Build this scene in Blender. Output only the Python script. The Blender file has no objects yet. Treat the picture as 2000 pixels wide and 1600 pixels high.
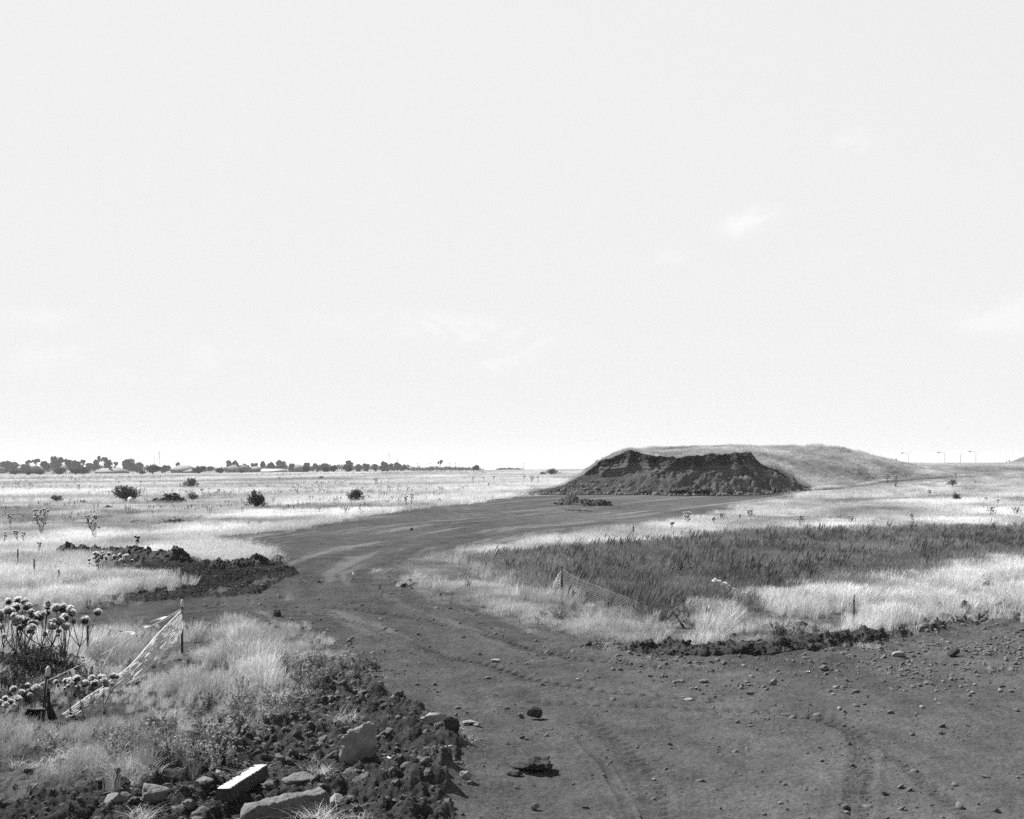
import bpy, bmesh, math, random
import numpy as np
from mathutils import Vector, Matrix
random.seed(7)
rng = np.random.default_rng(7)
R = math.radians

# ------------------------------------------------------------------ camera, sky, sun, exposure
F, CX, HY, CH = 2600.0, 1000.0, 918.0, 4.0        # focal length in photo pixels, principal column, horizon row, eye height
scene = bpy.context.scene
C = scene.collection
cam_d = bpy.data.cameras.new('camera'); cam = bpy.data.objects.new('camera', cam_d); C.objects.link(cam)
cam.location = (0, 0, CH); cam.rotation_euler = (R(90), 0, 0)
cam_d.sensor_width = 36; cam_d.lens = F / 2000 * 36; cam_d.shift_y = (HY - 800) / 2000
cam_d.clip_end = 9000; cam_d.clip_start = 0.1
scene.camera = cam

SUN_AZ, SUN_EL = R(-56), R(46)                     # azimuth from +Y (view direction), negative = left
world = bpy.data.worlds.new("World"); scene.world = world; world.use_nodes = True
nt = world.node_tree; nt.nodes.clear()
def N(tree, typ, **kw):
    n = tree.nodes.new(typ)
    for k, v in kw.items(): setattr(n, k, v)
    return n
def math_node(tree, op, a, b=None, clamp=False):
    n = N(tree, 'ShaderNodeMath', operation=op, use_clamp=clamp)
    for i, v in enumerate((a, b)):
        if v is None: continue
        if isinstance(v, (int, float)): n.inputs[i].default_value = v
        else: tree.links.new(v, n.inputs[i])
    return n.outputs[0]
sky = N(nt, 'ShaderNodeTexSky', sky_type='NISHITA'); sky.sun_disc = False
sky.sun_elevation = SUN_EL; sky.sun_rotation = SUN_AZ; sky.dust_density = 2.5; sky.air_density = 1.0; sky.ozone_density = 1.0
sep = N(nt, 'ShaderNodeSeparateColor'); nt.links.new(sky.outputs[0], sep.inputs[0])
SKY_STRENGTH, SKY_CAP = 0.0645, 5.05
v = math_node(nt, 'MULTIPLY', sep.outputs[0], 1.0)        # black and white film behind an orange filter: the red of the sky
# soft shoulder: cap * (1 - exp(-v/cap))
v = math_node(nt, 'MULTIPLY', v, -1.0 / SKY_CAP * 8.5)
v = math_node(nt, 'EXPONENT', v)
v = math_node(nt, 'SUBTRACT', 1.0, v)
v = math_node(nt, 'MULTIPLY', v, SKY_CAP)
tc = N(nt, 'ShaderNodeTexCoord'); sx_ = N(nt, 'ShaderNodeSeparateXYZ'); nt.links.new(tc.outputs['Generated'], sx_.inputs[0])
zen = N(nt, 'ShaderNodeMapRange', interpolation_type='SMOOTHSTEP'); nt.links.new(sx_.outputs[2], zen.inputs[0])    # the clear sky deepens towards the zenith
zen.inputs[1].default_value = .32; zen.inputs[2].default_value = .72; zen.inputs[3].default_value = 1; zen.inputs[4].default_value = .13
v = math_node(nt, 'MULTIPLY', v, zen.outputs[0])
# faint clouds: directions on the sky sphere, broken up by noise
noi = N(nt, 'ShaderNodeTexNoise'); noi.inputs['Scale'].default_value = 16; noi.inputs['Detail'].default_value = 7; noi.inputs['Roughness'].default_value = .6; noi.inputs['Distortion'].default_value = .6
mp = N(nt, 'ShaderNodeMapping'); mp.inputs['Scale'].default_value = (1, 1, 1.8); nt.links.new(tc.outputs['Generated'], mp.inputs[0]); nt.links.new(mp.outputs[0], noi.inputs['Vector'])
def cloud(px, py, wx, wz, amount, tilt=0.0, lo=.42, hi=.62):
    d = Vector(((px - CX) / F, 1, (HY - py) / F)).normalized()
    sub = N(nt, 'ShaderNodeVectorMath', operation='SUBTRACT'); nt.links.new(tc.outputs['Generated'], sub.inputs[0]); sub.inputs[1].default_value = d
    m = N(nt, 'ShaderNodeMapping', vector_type='TEXTURE'); m.inputs['Rotation'].default_value = (0, -tilt, 0); m.inputs['Scale'].default_value = (wx / F, wx / F * 2, wz / F)
    nt.links.new(sub.outputs[0], m.inputs[0])
    ln = N(nt, 'ShaderNodeVectorMath', operation='LENGTH'); nt.links.new(m.outputs[0], ln.inputs[0])
    fall = N(nt, 'ShaderNodeMapRange', interpolation_type='SMOOTHSTEP'); nt.links.new(ln.outputs['Value'], fall.inputs[0])
    fall.inputs[1].default_value = 0.1; fall.inputs[2].default_value = 1.0; fall.inputs[3].default_value = 1; fall.inputs[4].default_value = 0
    br = N(nt, 'ShaderNodeMapRange', interpolation_type='SMOOTHSTEP'); nt.links.new(noi.outputs[0], br.inputs[0]); br.inputs[1].default_value = lo; br.inputs[2].default_value = hi
    return math_node(nt, 'MULTIPLY', math_node(nt, 'MULTIPLY', fall.outputs[0], br.outputs[0]), amount)
CLOUD = [(1465, 428, 85, 42, .6, .35), (1640, 300, 85, 55, .75, .3), (1310, 502, 55, 22, .35, .1), (1650, 492, 90, 24, .35, .3), (860, 640, 330, 45, .35, -.05), (980, 680, 150, 60, .5, .2), (1950, 620, 260, 60, .35, 0), (20, 620, 200, 30, .3, 0), (250, 700, 400, 60, .25, 0)]
for c in CLOUD: v = math_node(nt, 'ADD', v, cloud(*c))
bg = N(nt, 'ShaderNodeBackground'); nt.links.new(v, bg.inputs[0]); bg.inputs[1].default_value = SKY_STRENGTH
wo = N(nt, 'ShaderNodeOutputWorld'); nt.links.new(bg.outputs[0], wo.inputs[0])

sun_d = bpy.data.lights.new('sun', 'SUN'); sun_d.energy = 5.0; sun_d.angle = R(0.5); sun_d.color = (1, 1, 1)
sun = bpy.data.objects.new('sun', sun_d); C.objects.link(sun)
sdir = Vector((math.sin(SUN_AZ) * math.cos(SUN_EL), math.cos(SUN_AZ) * math.cos(SUN_EL), math.sin(SUN_EL)))
sun.rotation_euler = sdir.to_track_quat('Z', 'Y').to_euler(); sun.location = (-30, 10, 60)
scene.view_settings.view_transform = 'Standard'; scene.view_settings.look = 'None'
scene.view_settings.exposure = 1.42; scene.view_settings.gamma = 1
scene.cycles.max_bounces = 5; scene.cycles.diffuse_bounces = 2; scene.cycles.transmission_bounces = 3; scene.cycles.volume_bounces = 1
scene.cycles.use_denoising = False
scene.cycles.caustics_reflective = False; scene.cycles.caustics_refractive = False
scene.cycles.sample_clamp_indirect = 4

# ------------------------------------------------------------------ numeric helpers
def ss(a, b, x):
    t = np.clip((np.asarray(x, float) - a) / (b - a), 0, 1); return t * t * (3 - 2 * t)
def _h(ix, iy, iz, seed):
    h = (ix.astype(np.int64) * 374761393 + iy.astype(np.int64) * 668265263 + iz.astype(np.int64) * 2147483647 + seed * 1274126177) & 0xffffffff
    h = ((h ^ (h >> 13)) * 1274126177) & 0xffffffff
    h = h ^ (h >> 16)
    return (h & 0xffffff) / float(0xffffff)
def n3(x, y, z, seed=0):
    ix, iy, iz = np.floor(x), np.floor(y), np.floor(z)
    fx, fy, fz = x - ix, y - iy, z - iz
    fx, fy, fz = [t * t * (3 - 2 * t) for t in (fx, fy, fz)]
    r = 0
    for a in (0, 1):
        for b in (0, 1):
            for c in (0, 1):
                w = (fx if a else 1 - fx) * (fy if b else 1 - fy) * (fz if c else 1 - fz)
                r = r + w * _h(ix + a, iy + b, iz + c, seed)
    return r * 2 - 1
def n2(x, y, seed=0):
    ix, iy = np.floor(x), np.floor(y); z = np.zeros_like(ix)
    fx, fy = x - ix, y - iy; fx = fx * fx * (3 - 2 * fx); fy = fy * fy * (3 - 2 * fy)
    a = _h(ix, iy, z, seed) * (1 - fx) + _h(ix + 1, iy, z, seed) * fx
    b = _h(ix, iy + 1, z, seed) * (1 - fx) + _h(ix + 1, iy + 1, z, seed) * fx
    return (a * (1 - fy) + b * fy) * 2 - 1
def fbm2(x, y, o=4, seed=0, g=.5):
    s, a = 0, 1.0
    for i in range(o): s = s + a * n2(x * 2.03 ** i + 17.3 * i, y * 2.03 ** i - 9.1 * i, seed + i); a *= g
    return s
def fbm3(x, y, z, o=4, seed=0, g=.5):
    s, a = 0, 1.0
    for i in range(o): s = s + a * n3(x * 2.03 ** i + 5.3 * i, y * 2.03 ** i - 9.1 * i, z * 2.03 ** i + 3.7 * i, seed + i); a *= g
    return s
def polydist(x, y, P):
    """distance to a polyline, arclength and signed side"""
    P = np.asarray(P, float); best = np.full(np.shape(x), 1e9); arc = np.zeros(np.shape(x)); side = np.zeros(np.shape(x)); L = 0
    for i in range(len(P) - 1):
        a, b = P[i][:2], P[i + 1][:2]; d = b - a; l = np.hypot(*d)
        t = np.clip(((x - a[0]) * d[0] + (y - a[1]) * d[1]) / (l * l), 0, 1)
        dx, dy = x - a[0] - t * d[0], y - a[1] - t * d[1]; dd = np.hypot(dx, dy)
        m = dd < best; best = np.where(m, dd, best); arc = np.where(m, L + t * l, arc)
        side = np.where(m, (d[0] * dy - d[1] * dx) / l, side); L += l
    return best, arc, side
def inpoly(x, y, P):
    r = np.zeros(np.shape(x), bool); n = len(P)
    for i in range(n):
        x0, y0 = P[i][:2]; x1, y1 = P[(i + 1) % n][:2]
        if y0 == y1: continue
        c = (y0 > y) != (y1 > y)
        r ^= c & (x < (x1 - x0) * (y - y0) / (y1 - y0) + x0)
    return r

# ------------------------------------------------------------------ terrain height
def H0(x, y):
    x = np.asarray(x, float); y = np.asarray(y, float)
    z = 1.2 * ss(60, 150, y) * (0.6 + 0.4 * ss(-40, 0, x))
    z = z + ss(150, 480, y) * (0.9 + 1.6 * ss(-190, 0, x * 480 / np.maximum(y, 100)))
    z = z + 3.3 * ss(22, 66, x) * ss(70, 205, y) * (1 - .55 * ss(235, 420, y))
    return z
_ys = np.concatenate([np.geomspace(8, 60, 900), np.geomspace(60.1, 2500, 2500)])
def gp(px, py):
    """the point of the ground that the camera sees at a photo pixel"""
    u = (px - CX) / F; zr = CH - (py - HY) / F * _ys
    m = zr <= H0(u * _ys, _ys)
    y = _ys[np.argmax(m)] if m.any() else _ys[-1]
    return (u * y, y)
def at(px, py, y): return Vector(((px - CX) / F * y, y, CH - (py - HY) / F * y))
def G(*pts): return [gp(*p) for p in pts]

ROAD = G((1040,963),(960,976),(860,987),(740,1003),(640,1018),(560,1033),(450,1044),(350,1050),(430,1062),(500,1080),(530,1095),(570,1115),(500,1150),(400,1166),(300,1176),(180,1188),(0,1205),
         (-200,1215),(-200,1268),(0,1262),(200,1252),(330,1248),(450,1240),(520,1222),(560,1225),(600,1245),(660,1293),(720,1338),(790,1390),(850,1432),(905,1470),(860,1560),(830,1610),(820,1780),
         (2400,1780),(2400,1150),(2200,1170),(2000,1205),(1900,1222),(1750,1243),(1600,1262),(1450,1273),(1300,1264),(1150,1245),(1050,1217),(950,1191),(880,1168),(830,1140),(805,1122),(830,1100),(900,1082),
         (1000,1068),(1080,1052),(1180,1040),(1300,1028),(1400,1014),(1480,1000),(1520,985),(1560,970),(1575,958)) + [(33.0, 160.0), (4.0, 160.0), (3.0, 152.0)]
FORE = G((905,1470),(850,1425),(790,1380),(720,1330),(655,1290),(600,1315),(570,1360),(540,1400),(480,1440),(380,1450),(420,1480),(330,1520),(150,1535),(0,1570),(-400,1640),(-400,1790),(850,1790),(870,1560))
HALF = G((700,1330),(600,1270),(520,1330),(480,1400),(300,1420),(200,1450),(60,1500),(-300,1560),(-300,1640),(0,1600),(350,1540),(560,1420))
LDIRT = G((110,1080),(240,1075),(370,1090),(450,1098),(545,1096),(575,1120),(500,1155),(400,1168),(250,1180),(150,1190),(230,1165),(320,1150),(300,1125),(200,1110))
LPATCH = G((240,1022),(300,1018),(390,1014),(400,1022),(350,1030),(260,1032))
STRAW = G((350,1050),(430,1062),(500,1080),(520,1092),(440,1094),(380,1090),(330,1070),(300,1052))
DARK = G((935,1104),(975,1138),(1040,1158),(1097,1176),(1160,1190),(1250,1217),(1350,1210),(1420,1192),(1560,1170),(1700,1143),(1850,1109),(2100,1080),(2500,1060),(2500,1038),(2000,1042),(1800,1040),(1500,1052),(1250,1072),(1050,1088))
SHORT = G((800,1122),(830,1098),(900,1090),(960,1138),(1040,1172),(1100,1192),(1200,1222),(1300,1245),(1300,1268),(1150,1245),(1050,1217),(950,1191),(880,1168))
SHORT2 = G((1380,1250),(1430,1225),(1560,1222),(1680,1238),(1640,1262),(1500,1275))
BERM = G((1200,1262),(1300,1262),(1400,1268),(1500,1268),(1600,1258),(1700,1247),(1800,1228),(1900,1212),(2000,1192),(2200,1165))
LBERM = G((535,1215),(600,1255),(700,1330),(790,1395),(880,1458),(860,1540),(800,1600),(780,1780))
STRIPB = G((1480,935),(2400,935),(2400,975),(2000,968),(1900,962),(1850,955))

TRACKS = [(G((420,1188),(520,1184),(640,1187),(740,1197),(860,1217),(950,1242),(1050,1272),(1130,1290),(1210,1298),(1400,1310)), .20, .06, .30),
          (G((500,1192),(600,1196),(700,1215),(790,1248),(870,1283),(950,1302),(1050,1330),(1160,1350),(1250,1362),(1400,1370)), .20, .06, .30),
          (G((1050,1372),(1250,1385),(1400,1388),(1530,1394),(1625,1408),(1670,1432),(1688,1470),(1684,1520),(1672,1600),(1660,1700)), .17, .042, .22),
          (G((1150,1420),(1205,1452),(1245,1490),(1275,1540),(1290,1600),(1300,1700)), .19, .034, .24),
          (G((1130,1445),(1180,1490),(1205,1540),(1235,1600),(1260,1700)), .07, .03, 0),
          (G((1060,1440),(1050,1500),(1075,1560),(1080,1700)), .16, .02, 0),
          (G((1850,1480),(1700,1430),(1600,1415),(1350,1402),(1100,1385),(950,1330)), .3, .018, 0),
          (G((2000,1370),(1800,1375),(1600,1372),(1300,1352),(1100,1300),(950,1235),(840,1190)), .22, .03, 0),
          (G((1900,1600),(1800,1520),(1720,1460),(1600,1400)), .15, .018, .2),
          (G((880,1440),(940,1380),(900,1310),(800,1240),(740,1200)), .2, .018, 0),
          (G((700,1085),(640,1120),(600,1170),(500,1200)), .25, .02, 0),
          (G((1400,1000),(1330,1012),(1200,1030),(1000,1060),(860,1090),(760,1140),(760,1190)), .3, .03, 0),
          (G((1420,985),(1400,1003),(1290,1018),(1120,1040),(900,1062),(700,1090)), .3, .03, 0),
          (G((0,1240),(200,1222),(400,1200),(600,1178),(800,1172),(1000,1200)), .25, .04, 0),
          (G((100,1220),(300,1200),(480,1182),(640,1172),(760,1180)), .25, .03, 0),
          (G((1000,1208),(1150,1250),(1300,1285),(1500,1300),(1800,1290),(2100,1260)), .3, .02, 0),
          (G((1300,1282),(1500,1284),(1700,1265),(1900,1235),(2050,1205)), .2, .04, 0),
          (G((1300,1278),(1500,1278),(1700,1256),(1900,1225),(2050,1195)), .15, .04, 0),
          (G((880,1178),(960,1208),(1060,1238),(1160,1262)), .35, .03, 0)]
CENTRE = G((1400,985),(1250,1005),(1000,1030),(800,1070),(700,1120),(740,1180),(880,1240),(1050,1310),(1250,1400),(1450,1560),(1500,1700))
def warp(x, y, s=.16, f=1.3):
    k = np.clip(np.asarray(y) / 25, .8, 6)
    return x + s * k * fbm2(x * f / k + 3, y * f / k, 4, 51, .65), y + 2.2 * s * k * fbm2(x * f / k - 7, y * f / k + 9, 4, 61, .65)
_ZC = {}
def zones(x, y):
    wx, wy = warp(x, y)
    z = {}
    z['fore'] = inpoly(wx, wy, FORE); z['half'] = inpoly(wx, wy, HALF) & ~z['fore']
    z['ldirt'] = inpoly(wx, wy, LDIRT) | inpoly(wx, wy, LPATCH); z['straw'] = inpoly(wx, wy, STRAW)
    z['dark'] = inpoly(wx, wy, DARK); z['short'] = inpoly(wx, wy, SHORT) | inpoly(wx, wy, SHORT2)
    z['road'] = inpoly(wx, wy, ROAD) & ~z['fore'] & ~z['straw']
    z['strip'] = inpoly(wx, wy, STRIPB)
    d, a, s = polydist(wx, wy, BERM); z['bermd'] = d
    z['berm'] = d < .45 + .25 * n2(a * .8, a * 0, 5)
    return z
def Hd(x, y, z=None, micro=True):
    """full ground height, with ruts, clods and banks"""
    x = np.asarray(x, float); y = np.asarray(y, float)
    if z is None: z = zones(x, y)
    h = H0(x, y)
    near = 1 - ss(90, 200, y)
    road = z['road'].astype(float)
    h = h + near * (.05 * fbm2(x * .25, y * .25, 3, 1) * (1 - .5 * road))
    d, a, s = polydist(x, y, BERM)
    h = h + .12 * np.exp(-(d / .55) ** 2) * (1 + .6 * fbm2(x * .9, y * .9, 3, 8)) * ss(0, 6, a)
    d, a, s = polydist(x, y, LBERM)
    h = h + .10 * np.exp(-(d / .5) ** 2) * (1 + .8 * fbm2(x * 1.3, y * 1.3, 3, 9)) * ss(0, 3, a)
    for (px, py, hh, rx, ry) in HEAPS:
        gx, gy = gp(px, py); q = ((x - gx) / rx) ** 2 + ((y - gy) / ry) ** 2
        h = h + hh * np.exp(-q * 1.2) * (1 + .35 * fbm2(x * 2.1, y * 2.1, 3, 12))
    if micro:
        rough = np.clip(z['fore'] * 1.0 + z['ldirt'] * .9 + z['berm'] * .8 + z['half'] * .45, 0, 1)
        nb = (1 - ss(60, 140, y))
        b = np.abs(fbm2(x * 2.6, y * 2.6, 4, 20)); c = 1 - np.abs(n2(x * 7, y * 7, 31)) ** .6
        h = h + rough * nb * (.15 * b + .05 * c + .035 * np.abs(n2(x * 9, y * 9, 34)) + .03 * n2(x * 17, y * 17, 33) - .05)
        h = h + (1 - rough) * nb * (.010 * fbm2(x * 5, y * 5, 4, 40, .7) * (1 + 2 * (1 - road)) + .03 * road * fbm2(x * .9, y * .7, 3, 43))
        # broken, stony surface towards the right edge of the road
        st = road * (1 - ss(1.0, 5.5, z['bermd'])) * nb
        h = h + st * .022 * fbm2(x * 6, y * 6, 3, 44)
        dd, rr = ruts(x, y, z); h = h + dd
    return h
HEAPS = [(820, 1540, .30, .75, 1.0), (860, 1470, .13, .5, .8), (600, 1560, .12, .8, .6), (695, 1500, .10, .5, .6), (430, 1465, .15, .6, .7), (260, 1110, .25, 2.2, 1.2)]
_pad = G((1300, 990))[0]
def ruts(x, y, z):
    h = np.zeros(np.shape(x)); tone = np.zeros(np.shape(x))
    for P, w, dep, lug in TRACKS:
        d, a, s = polydist(x, y, P); m = np.exp(-(d / w) ** 4)
        env = .55 + .45 * n2(a * .35, a * 0 + w * 100, 77)
        if lug > 0:
            lg = ss(-.2, .8, np.sin(2 * np.pi * (a / lug + np.abs(s) / w * .35)))
            env = .6 + .4 * env; h = h - m * dep * (.25 + 1.0 * lg) * env + np.exp(-((d - w * 1.25) / (w * .4)) ** 2) * dep * .25 * env
            tone = tone - m * .12 * env
        else:
            h = h - m * dep * (.6 + .4 * n2(a * 2, s * 8, 78)) * env + np.exp(-((d - w * 1.3) / (w * .4)) ** 2) * dep * .3
            tone = tone - m * .14 * env
    rd = z['road']
    # circular wheel scrapes on the pad before the cut face
    q = np.hypot(x - _pad[0], (y - _pad[1]) * .45); pm = ss(85, 105, y) * (1 - ss(142, 150, y))
    tone = tone + pm * .10 * np.sin(q * 5.2 + 2 * n2(x * .1, y * .1, 3)) * (.5 + .5 * n2(x * .2, y * .2, 4))
    return h * rd * (1 - ss(60, 110, y)), tone * rd

# ------------------------------------------------------------------ mesh and material helpers
def mesh_np(name, V, Fq, mat=None, attrs=None, smooth=False):
    V = np.asarray(V, np.float32); me = bpy.data.meshes.new(name)
    Fq = np.asarray(Fq, np.int32); k = Fq.shape[1]; n = len(Fq)
    me.vertices.add(len(V)); me.vertices.foreach_set('co', V.ravel())
    me.loops.add(n * k); me.loops.foreach_set('vertex_index', Fq.ravel())
    me.polygons.add(n); me.polygons.foreach_set('loop_start', np.arange(0, n * k, k, dtype=np.int32))
    try: me.polygons.foreach_set('loop_total', np.full(n, k, np.int32))
    except Exception: pass
    if attrs:
        for an, av in attrs.items():
            at_ = me.attributes.new(an, 'FLOAT', 'POINT'); at_.data.foreach_set('value', np.asarray(av, np.float32))
    me.update(calc_edges=True)
    if smooth: me.polygons.foreach_set('use_smooth', np.ones(n, bool))
    if mat: me.materials.append(mat)
    return me
def ob(name, me, parent=None, loc=None):
    o = bpy.data.objects.new(name, me); C.objects.link(o)
    if parent: o.parent = parent
    if loc is not None: o.location = loc
    return o
def tag(o, label=None, cat=None, group=None, kind=None):
    if label: o['label'] = label
    if cat: o['category'] = cat
    if group: o['group'] = group
    if kind: o['kind'] = kind
    return o
def empty(name, loc, rz=0, **kw):
    o = bpy.data.objects.new(name, None); C.objects.link(o); o.location = loc; o.rotation_euler = (0, 0, rz); o.empty_display_size = .2
    return tag(o, **kw)
def copy_thing(root, loc=None, rz=0, scale=1, label=None, group=None):
    r = root.copy(); C.objects.link(r)
    for ch in list(root.children):
        c = ch.copy(); C.objects.link(c); c.parent = r
        for g in list(ch.children):
            d = g.copy(); C.objects.link(d); d.parent = c
    if loc is not None: r.location = loc
    r.rotation_euler = (0, 0, rz); r.scale = (scale,) * 3 if isinstance(scale, (int, float)) else scale
    if label: r['label'] = label
    if group: r['group'] = group
    return r
class MB:
    def __init__(s): s.V = []; s.F = []; s.n = 0
    def add(s, V, F):
        V = np.asarray(V, float); F = np.asarray(F, int)
        if F.shape[1] == 3: F = np.hstack([F, F[:, 2:3]])
        s.V.append(V); s.F.append(F + s.n); s.n += len(V)
    def tube(s, pts, rad, k=6, cap=True):
        pts = [Vector(p) for p in pts]; n = len(pts)
        rad = [rad] * n if isinstance(rad, (int, float)) else rad
        V = []; up = Vector((.13, .21, .97)).normalized()
        for i, p in enumerate(pts):
            t = (pts[min(i + 1, n - 1)] - pts[max(i - 1, 0)]).normalized()
            a = t.cross(up)
            if a.length < .1: a = t.cross(Vector((1, 0, 0)))
            a.normalize(); b = t.cross(a)
            for j in range(k):
                th = 2 * math.pi * j / k; V.append(p + (a * math.cos(th) + b * math.sin(th)) * rad[i])
        Fc = [(i * k + j, i * k + (j + 1) % k, (i + 1) * k + (j + 1) % k, (i + 1) * k + j) for i in range(n - 1) for j in range(k)]
        if cap:
            V += [pts[0], pts[-1]]; m = n * k
            Fc += [(m, (j + 1) % k, j, j) for j in range(k)] + [(m + 1, (n - 1) * k + j, (n - 1) * k + (j + 1) % k, (n - 1) * k + (j + 1) % k) for j in range(k)]
        s.add([tuple(v) for v in V], Fc)
    def box(s, c, d, M=None):
        V = [Vector((sx * d[0] / 2, sy * d[1] / 2, sz * d[2] / 2)) for sx in (-1, 1) for sy in (-1, 1) for sz in (-1, 1)]
        if M: V = [M @ v for v in V]
        s.add([tuple(v + Vector(c)) for v in V], [(0, 1, 3, 2), (4, 6, 7, 5), (0, 4, 5, 1), (2, 3, 7, 6), (0, 2, 6, 4), (1, 5, 7, 3)])
    def quads(s, V):                                   # V (n,4,3)
        V = np.asarray(V); n = len(V); s.add(V.reshape(-1, 3), np.arange(n * 4).reshape(n, 4))
    def mesh(s, name, mat, smooth=False):
        V = np.vstack(s.V); Fq = np.vstack(s.F); me = bpy.data.meshes.new(name)
        tri = Fq[:, 2] == Fq[:, 3]
        cnt = np.where(tri, 3, 4); st = np.concatenate([[0], np.cumsum(cnt)[:-1]])
        keep = np.ones(Fq.shape, bool); keep[tri, 3] = False
        me.vertices.add(len(V)); me.vertices.foreach_set('co', V.astype(np.float32).ravel())
        li = Fq[keep].astype(np.int32)
        me.loops.add(len(li)); me.loops.foreach_set('vertex_index', li)
        me.polygons.add(len(Fq)); me.polygons.foreach_set('loop_start', st.astype(np.int32))
        try: me.polygons.foreach_set('loop_total', cnt.astype(np.int32))
        except Exception: pass
        me.update(calc_edges=True)
        if smooth: me.polygons.foreach_set('use_smooth', np.ones(len(Fq), bool))
        me.materials.append(mat); return me

def mat_base(name):
    m = bpy.data.materials.new(name); m.use_nodes = True; m.node_tree.nodes.clear(); return m, m.node_tree
def mat_solid(name, g, rough=.9, var=.25, scale=8, bump=.3, bscale=30, bdist=.01, spec=.15):
    """grey surface with noise in its colour and its relief"""
    m, t = mat_base(name); tc = N(t, 'ShaderNodeTexCoord')
    no = N(t, 'ShaderNodeTexNoise'); no.inputs['Scale'].default_value = scale; no.inputs['Detail'].default_value = 6; no.inputs['Roughness'].default_value = .65; t.links.new(tc.outputs['Object'], no.inputs['Vector'])
    mr = N(t, 'ShaderNodeMapRange'); t.links.new(no.outputs[0], mr.inputs[0]); mr.inputs[1].default_value = .25; mr.inputs[2].default_value = .75; mr.inputs[3].default_value = g * (1 - var); mr.inputs[4].default_value = g * (1 + var)
    b = N(t, 'ShaderNodeTexNoise'); b.inputs['Scale'].default_value = bscale; b.inputs['Detail'].default_value = 5; t.links.new(tc.outputs['Object'], b.inputs['Vector'])
    bu = N(t, 'ShaderNodeBump'); bu.inputs['Strength'].default_value = bump; bu.inputs['Distance'].default_value = bdist; t.links.new(b.outputs[0], bu.inputs['Height'])
    p = N(t, 'ShaderNodeBsdfPrincipled'); t.links.new(mr.outputs[0], p.inputs['Base Color']); p.inputs['Roughness'].default_value = rough; p.inputs['Specular IOR Level'].default_value = spec
    t.links.new(bu.outputs[0], p.inputs['Normal'])
    o = N(t, 'ShaderNodeOutputMaterial'); t.links.new(p.outputs[0], o.inputs[0]); return m
def mat_leaf(name, g, trans=.35, var=.3, inst=False, tip=None):
    """thin leaves and blades: diffuse plus light through them; tone differs by piece"""
    m, t = mat_base(name)
    geo = N(t, 'ShaderNodeNewGeometry')
    rnd = math_node(t, 'ADD', math_node(t, 'MULTIPLY', geo.outputs['Random Per Island'], 2 * var), 1 - var)
    v = math_node(t, 'MULTIPLY', rnd, g)
    if inst:
        a = N(t, 'ShaderNodeAttribute', attribute_type='INSTANCER', attribute_name='tone'); v = math_node(t, 'MULTIPLY', v, a.outputs['Fac'])
    d = N(t, 'ShaderNodeBsdfDiffuse'); t.links.new(v, d.inputs[0]); tr = N(t, 'ShaderNodeBsdfTranslucent'); t.links.new(v, tr.inputs[0])
    mx = N(t, 'ShaderNodeMixShader'); mx.inputs[0].default_value = trans; t.links.new(d.outputs[0], mx.inputs[1]); t.links.new(tr.outputs[0], mx.inputs[2])
    o = N(t, 'ShaderNodeOutputMaterial'); t.links.new(mx.outputs[0], o.inputs[0]); return m
def mat_ground(name):
    m, t = mat_base(name); geo = N(t, 'ShaderNodeNewGeometry')
    a = N(t, 'ShaderNodeAttribute', attribute_name='tone')
    def noise(s, det=6, ro=.65, scl=(1, 1, 1)):
        mp = N(t, 'ShaderNodeMapping'); mp.inputs['Scale'].default_value = scl; t.links.new(geo.outputs['Position'], mp.inputs[0])
        n = N(t, 'ShaderNodeTexNoise'); n.inputs['Scale'].default_value = s; n.inputs['Detail'].default_value = det; n.inputs['Roughness'].default_value = ro; t.links.new(mp.outputs[0], n.inputs['Vector']); return n.outputs[0]
    f1 = N(t, 'ShaderNodeMapRange'); t.links.new(noise(14, 8, .75), f1.inputs[0]); f1.inputs[1].default_value = .3; f1.inputs[2].default_value = .7; f1.inputs[3].default_value = .58; f1.inputs[4].default_value = 1.42
    f2 = N(t, 'ShaderNodeMapRange'); t.links.new(noise(.7, 6, .6), f2.inputs[0]); f2.inputs[1].default_value = .3; f2.inputs[2].default_value = .7; f2.inputs[3].default_value = .88; f2.inputs[4].default_value = 1.12
    v = math_node(t, 'MULTIPLY', math_node(t, 'MULTIPLY', a.outputs['Fac'], f1.outputs[0]), f2.outputs[0])
    # pale grains: straw bits and chips of stone
    vo = N(t, 'ShaderNodeTexVoronoi'); vo.inputs['Scale'].default_value = 9; t.links.new(geo.outputs['Position'], vo.inputs['Vector'])
    sp = math_node(t, 'LESS_THAN', vo.outputs['Distance'], .085); v = math_node(t, 'ADD', v, math_node(t, 'MULTIPLY', sp, .07))
    bu = N(t, 'ShaderNodeBump'); bu.inputs['Strength'].default_value = .9; bu.inputs['Distance'].default_value = .04; t.links.new(noise(22, 7, .75), bu.inputs['Height'])
    bu2 = N(t, 'ShaderNodeBump'); bu2.inputs['Strength'].default_value = .6; bu2.inputs['Distance'].default_value = .06; t.links.new(noise(4, 5, .6), bu2.inputs['Height']); t.links.new(bu.outputs[0], bu2.inputs['Normal'])
    p = N(t, 'ShaderNodeBsdfDiffuse'); t.links.new(v, p.inputs[0]); t.links.new(bu2.outputs[0], p.inputs['Normal']); p.inputs['Roughness'].default_value = .6
    o = N(t, 'ShaderNodeOutputMaterial'); t.links.new(p.outputs[0], o.inputs[0]); return m

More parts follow.
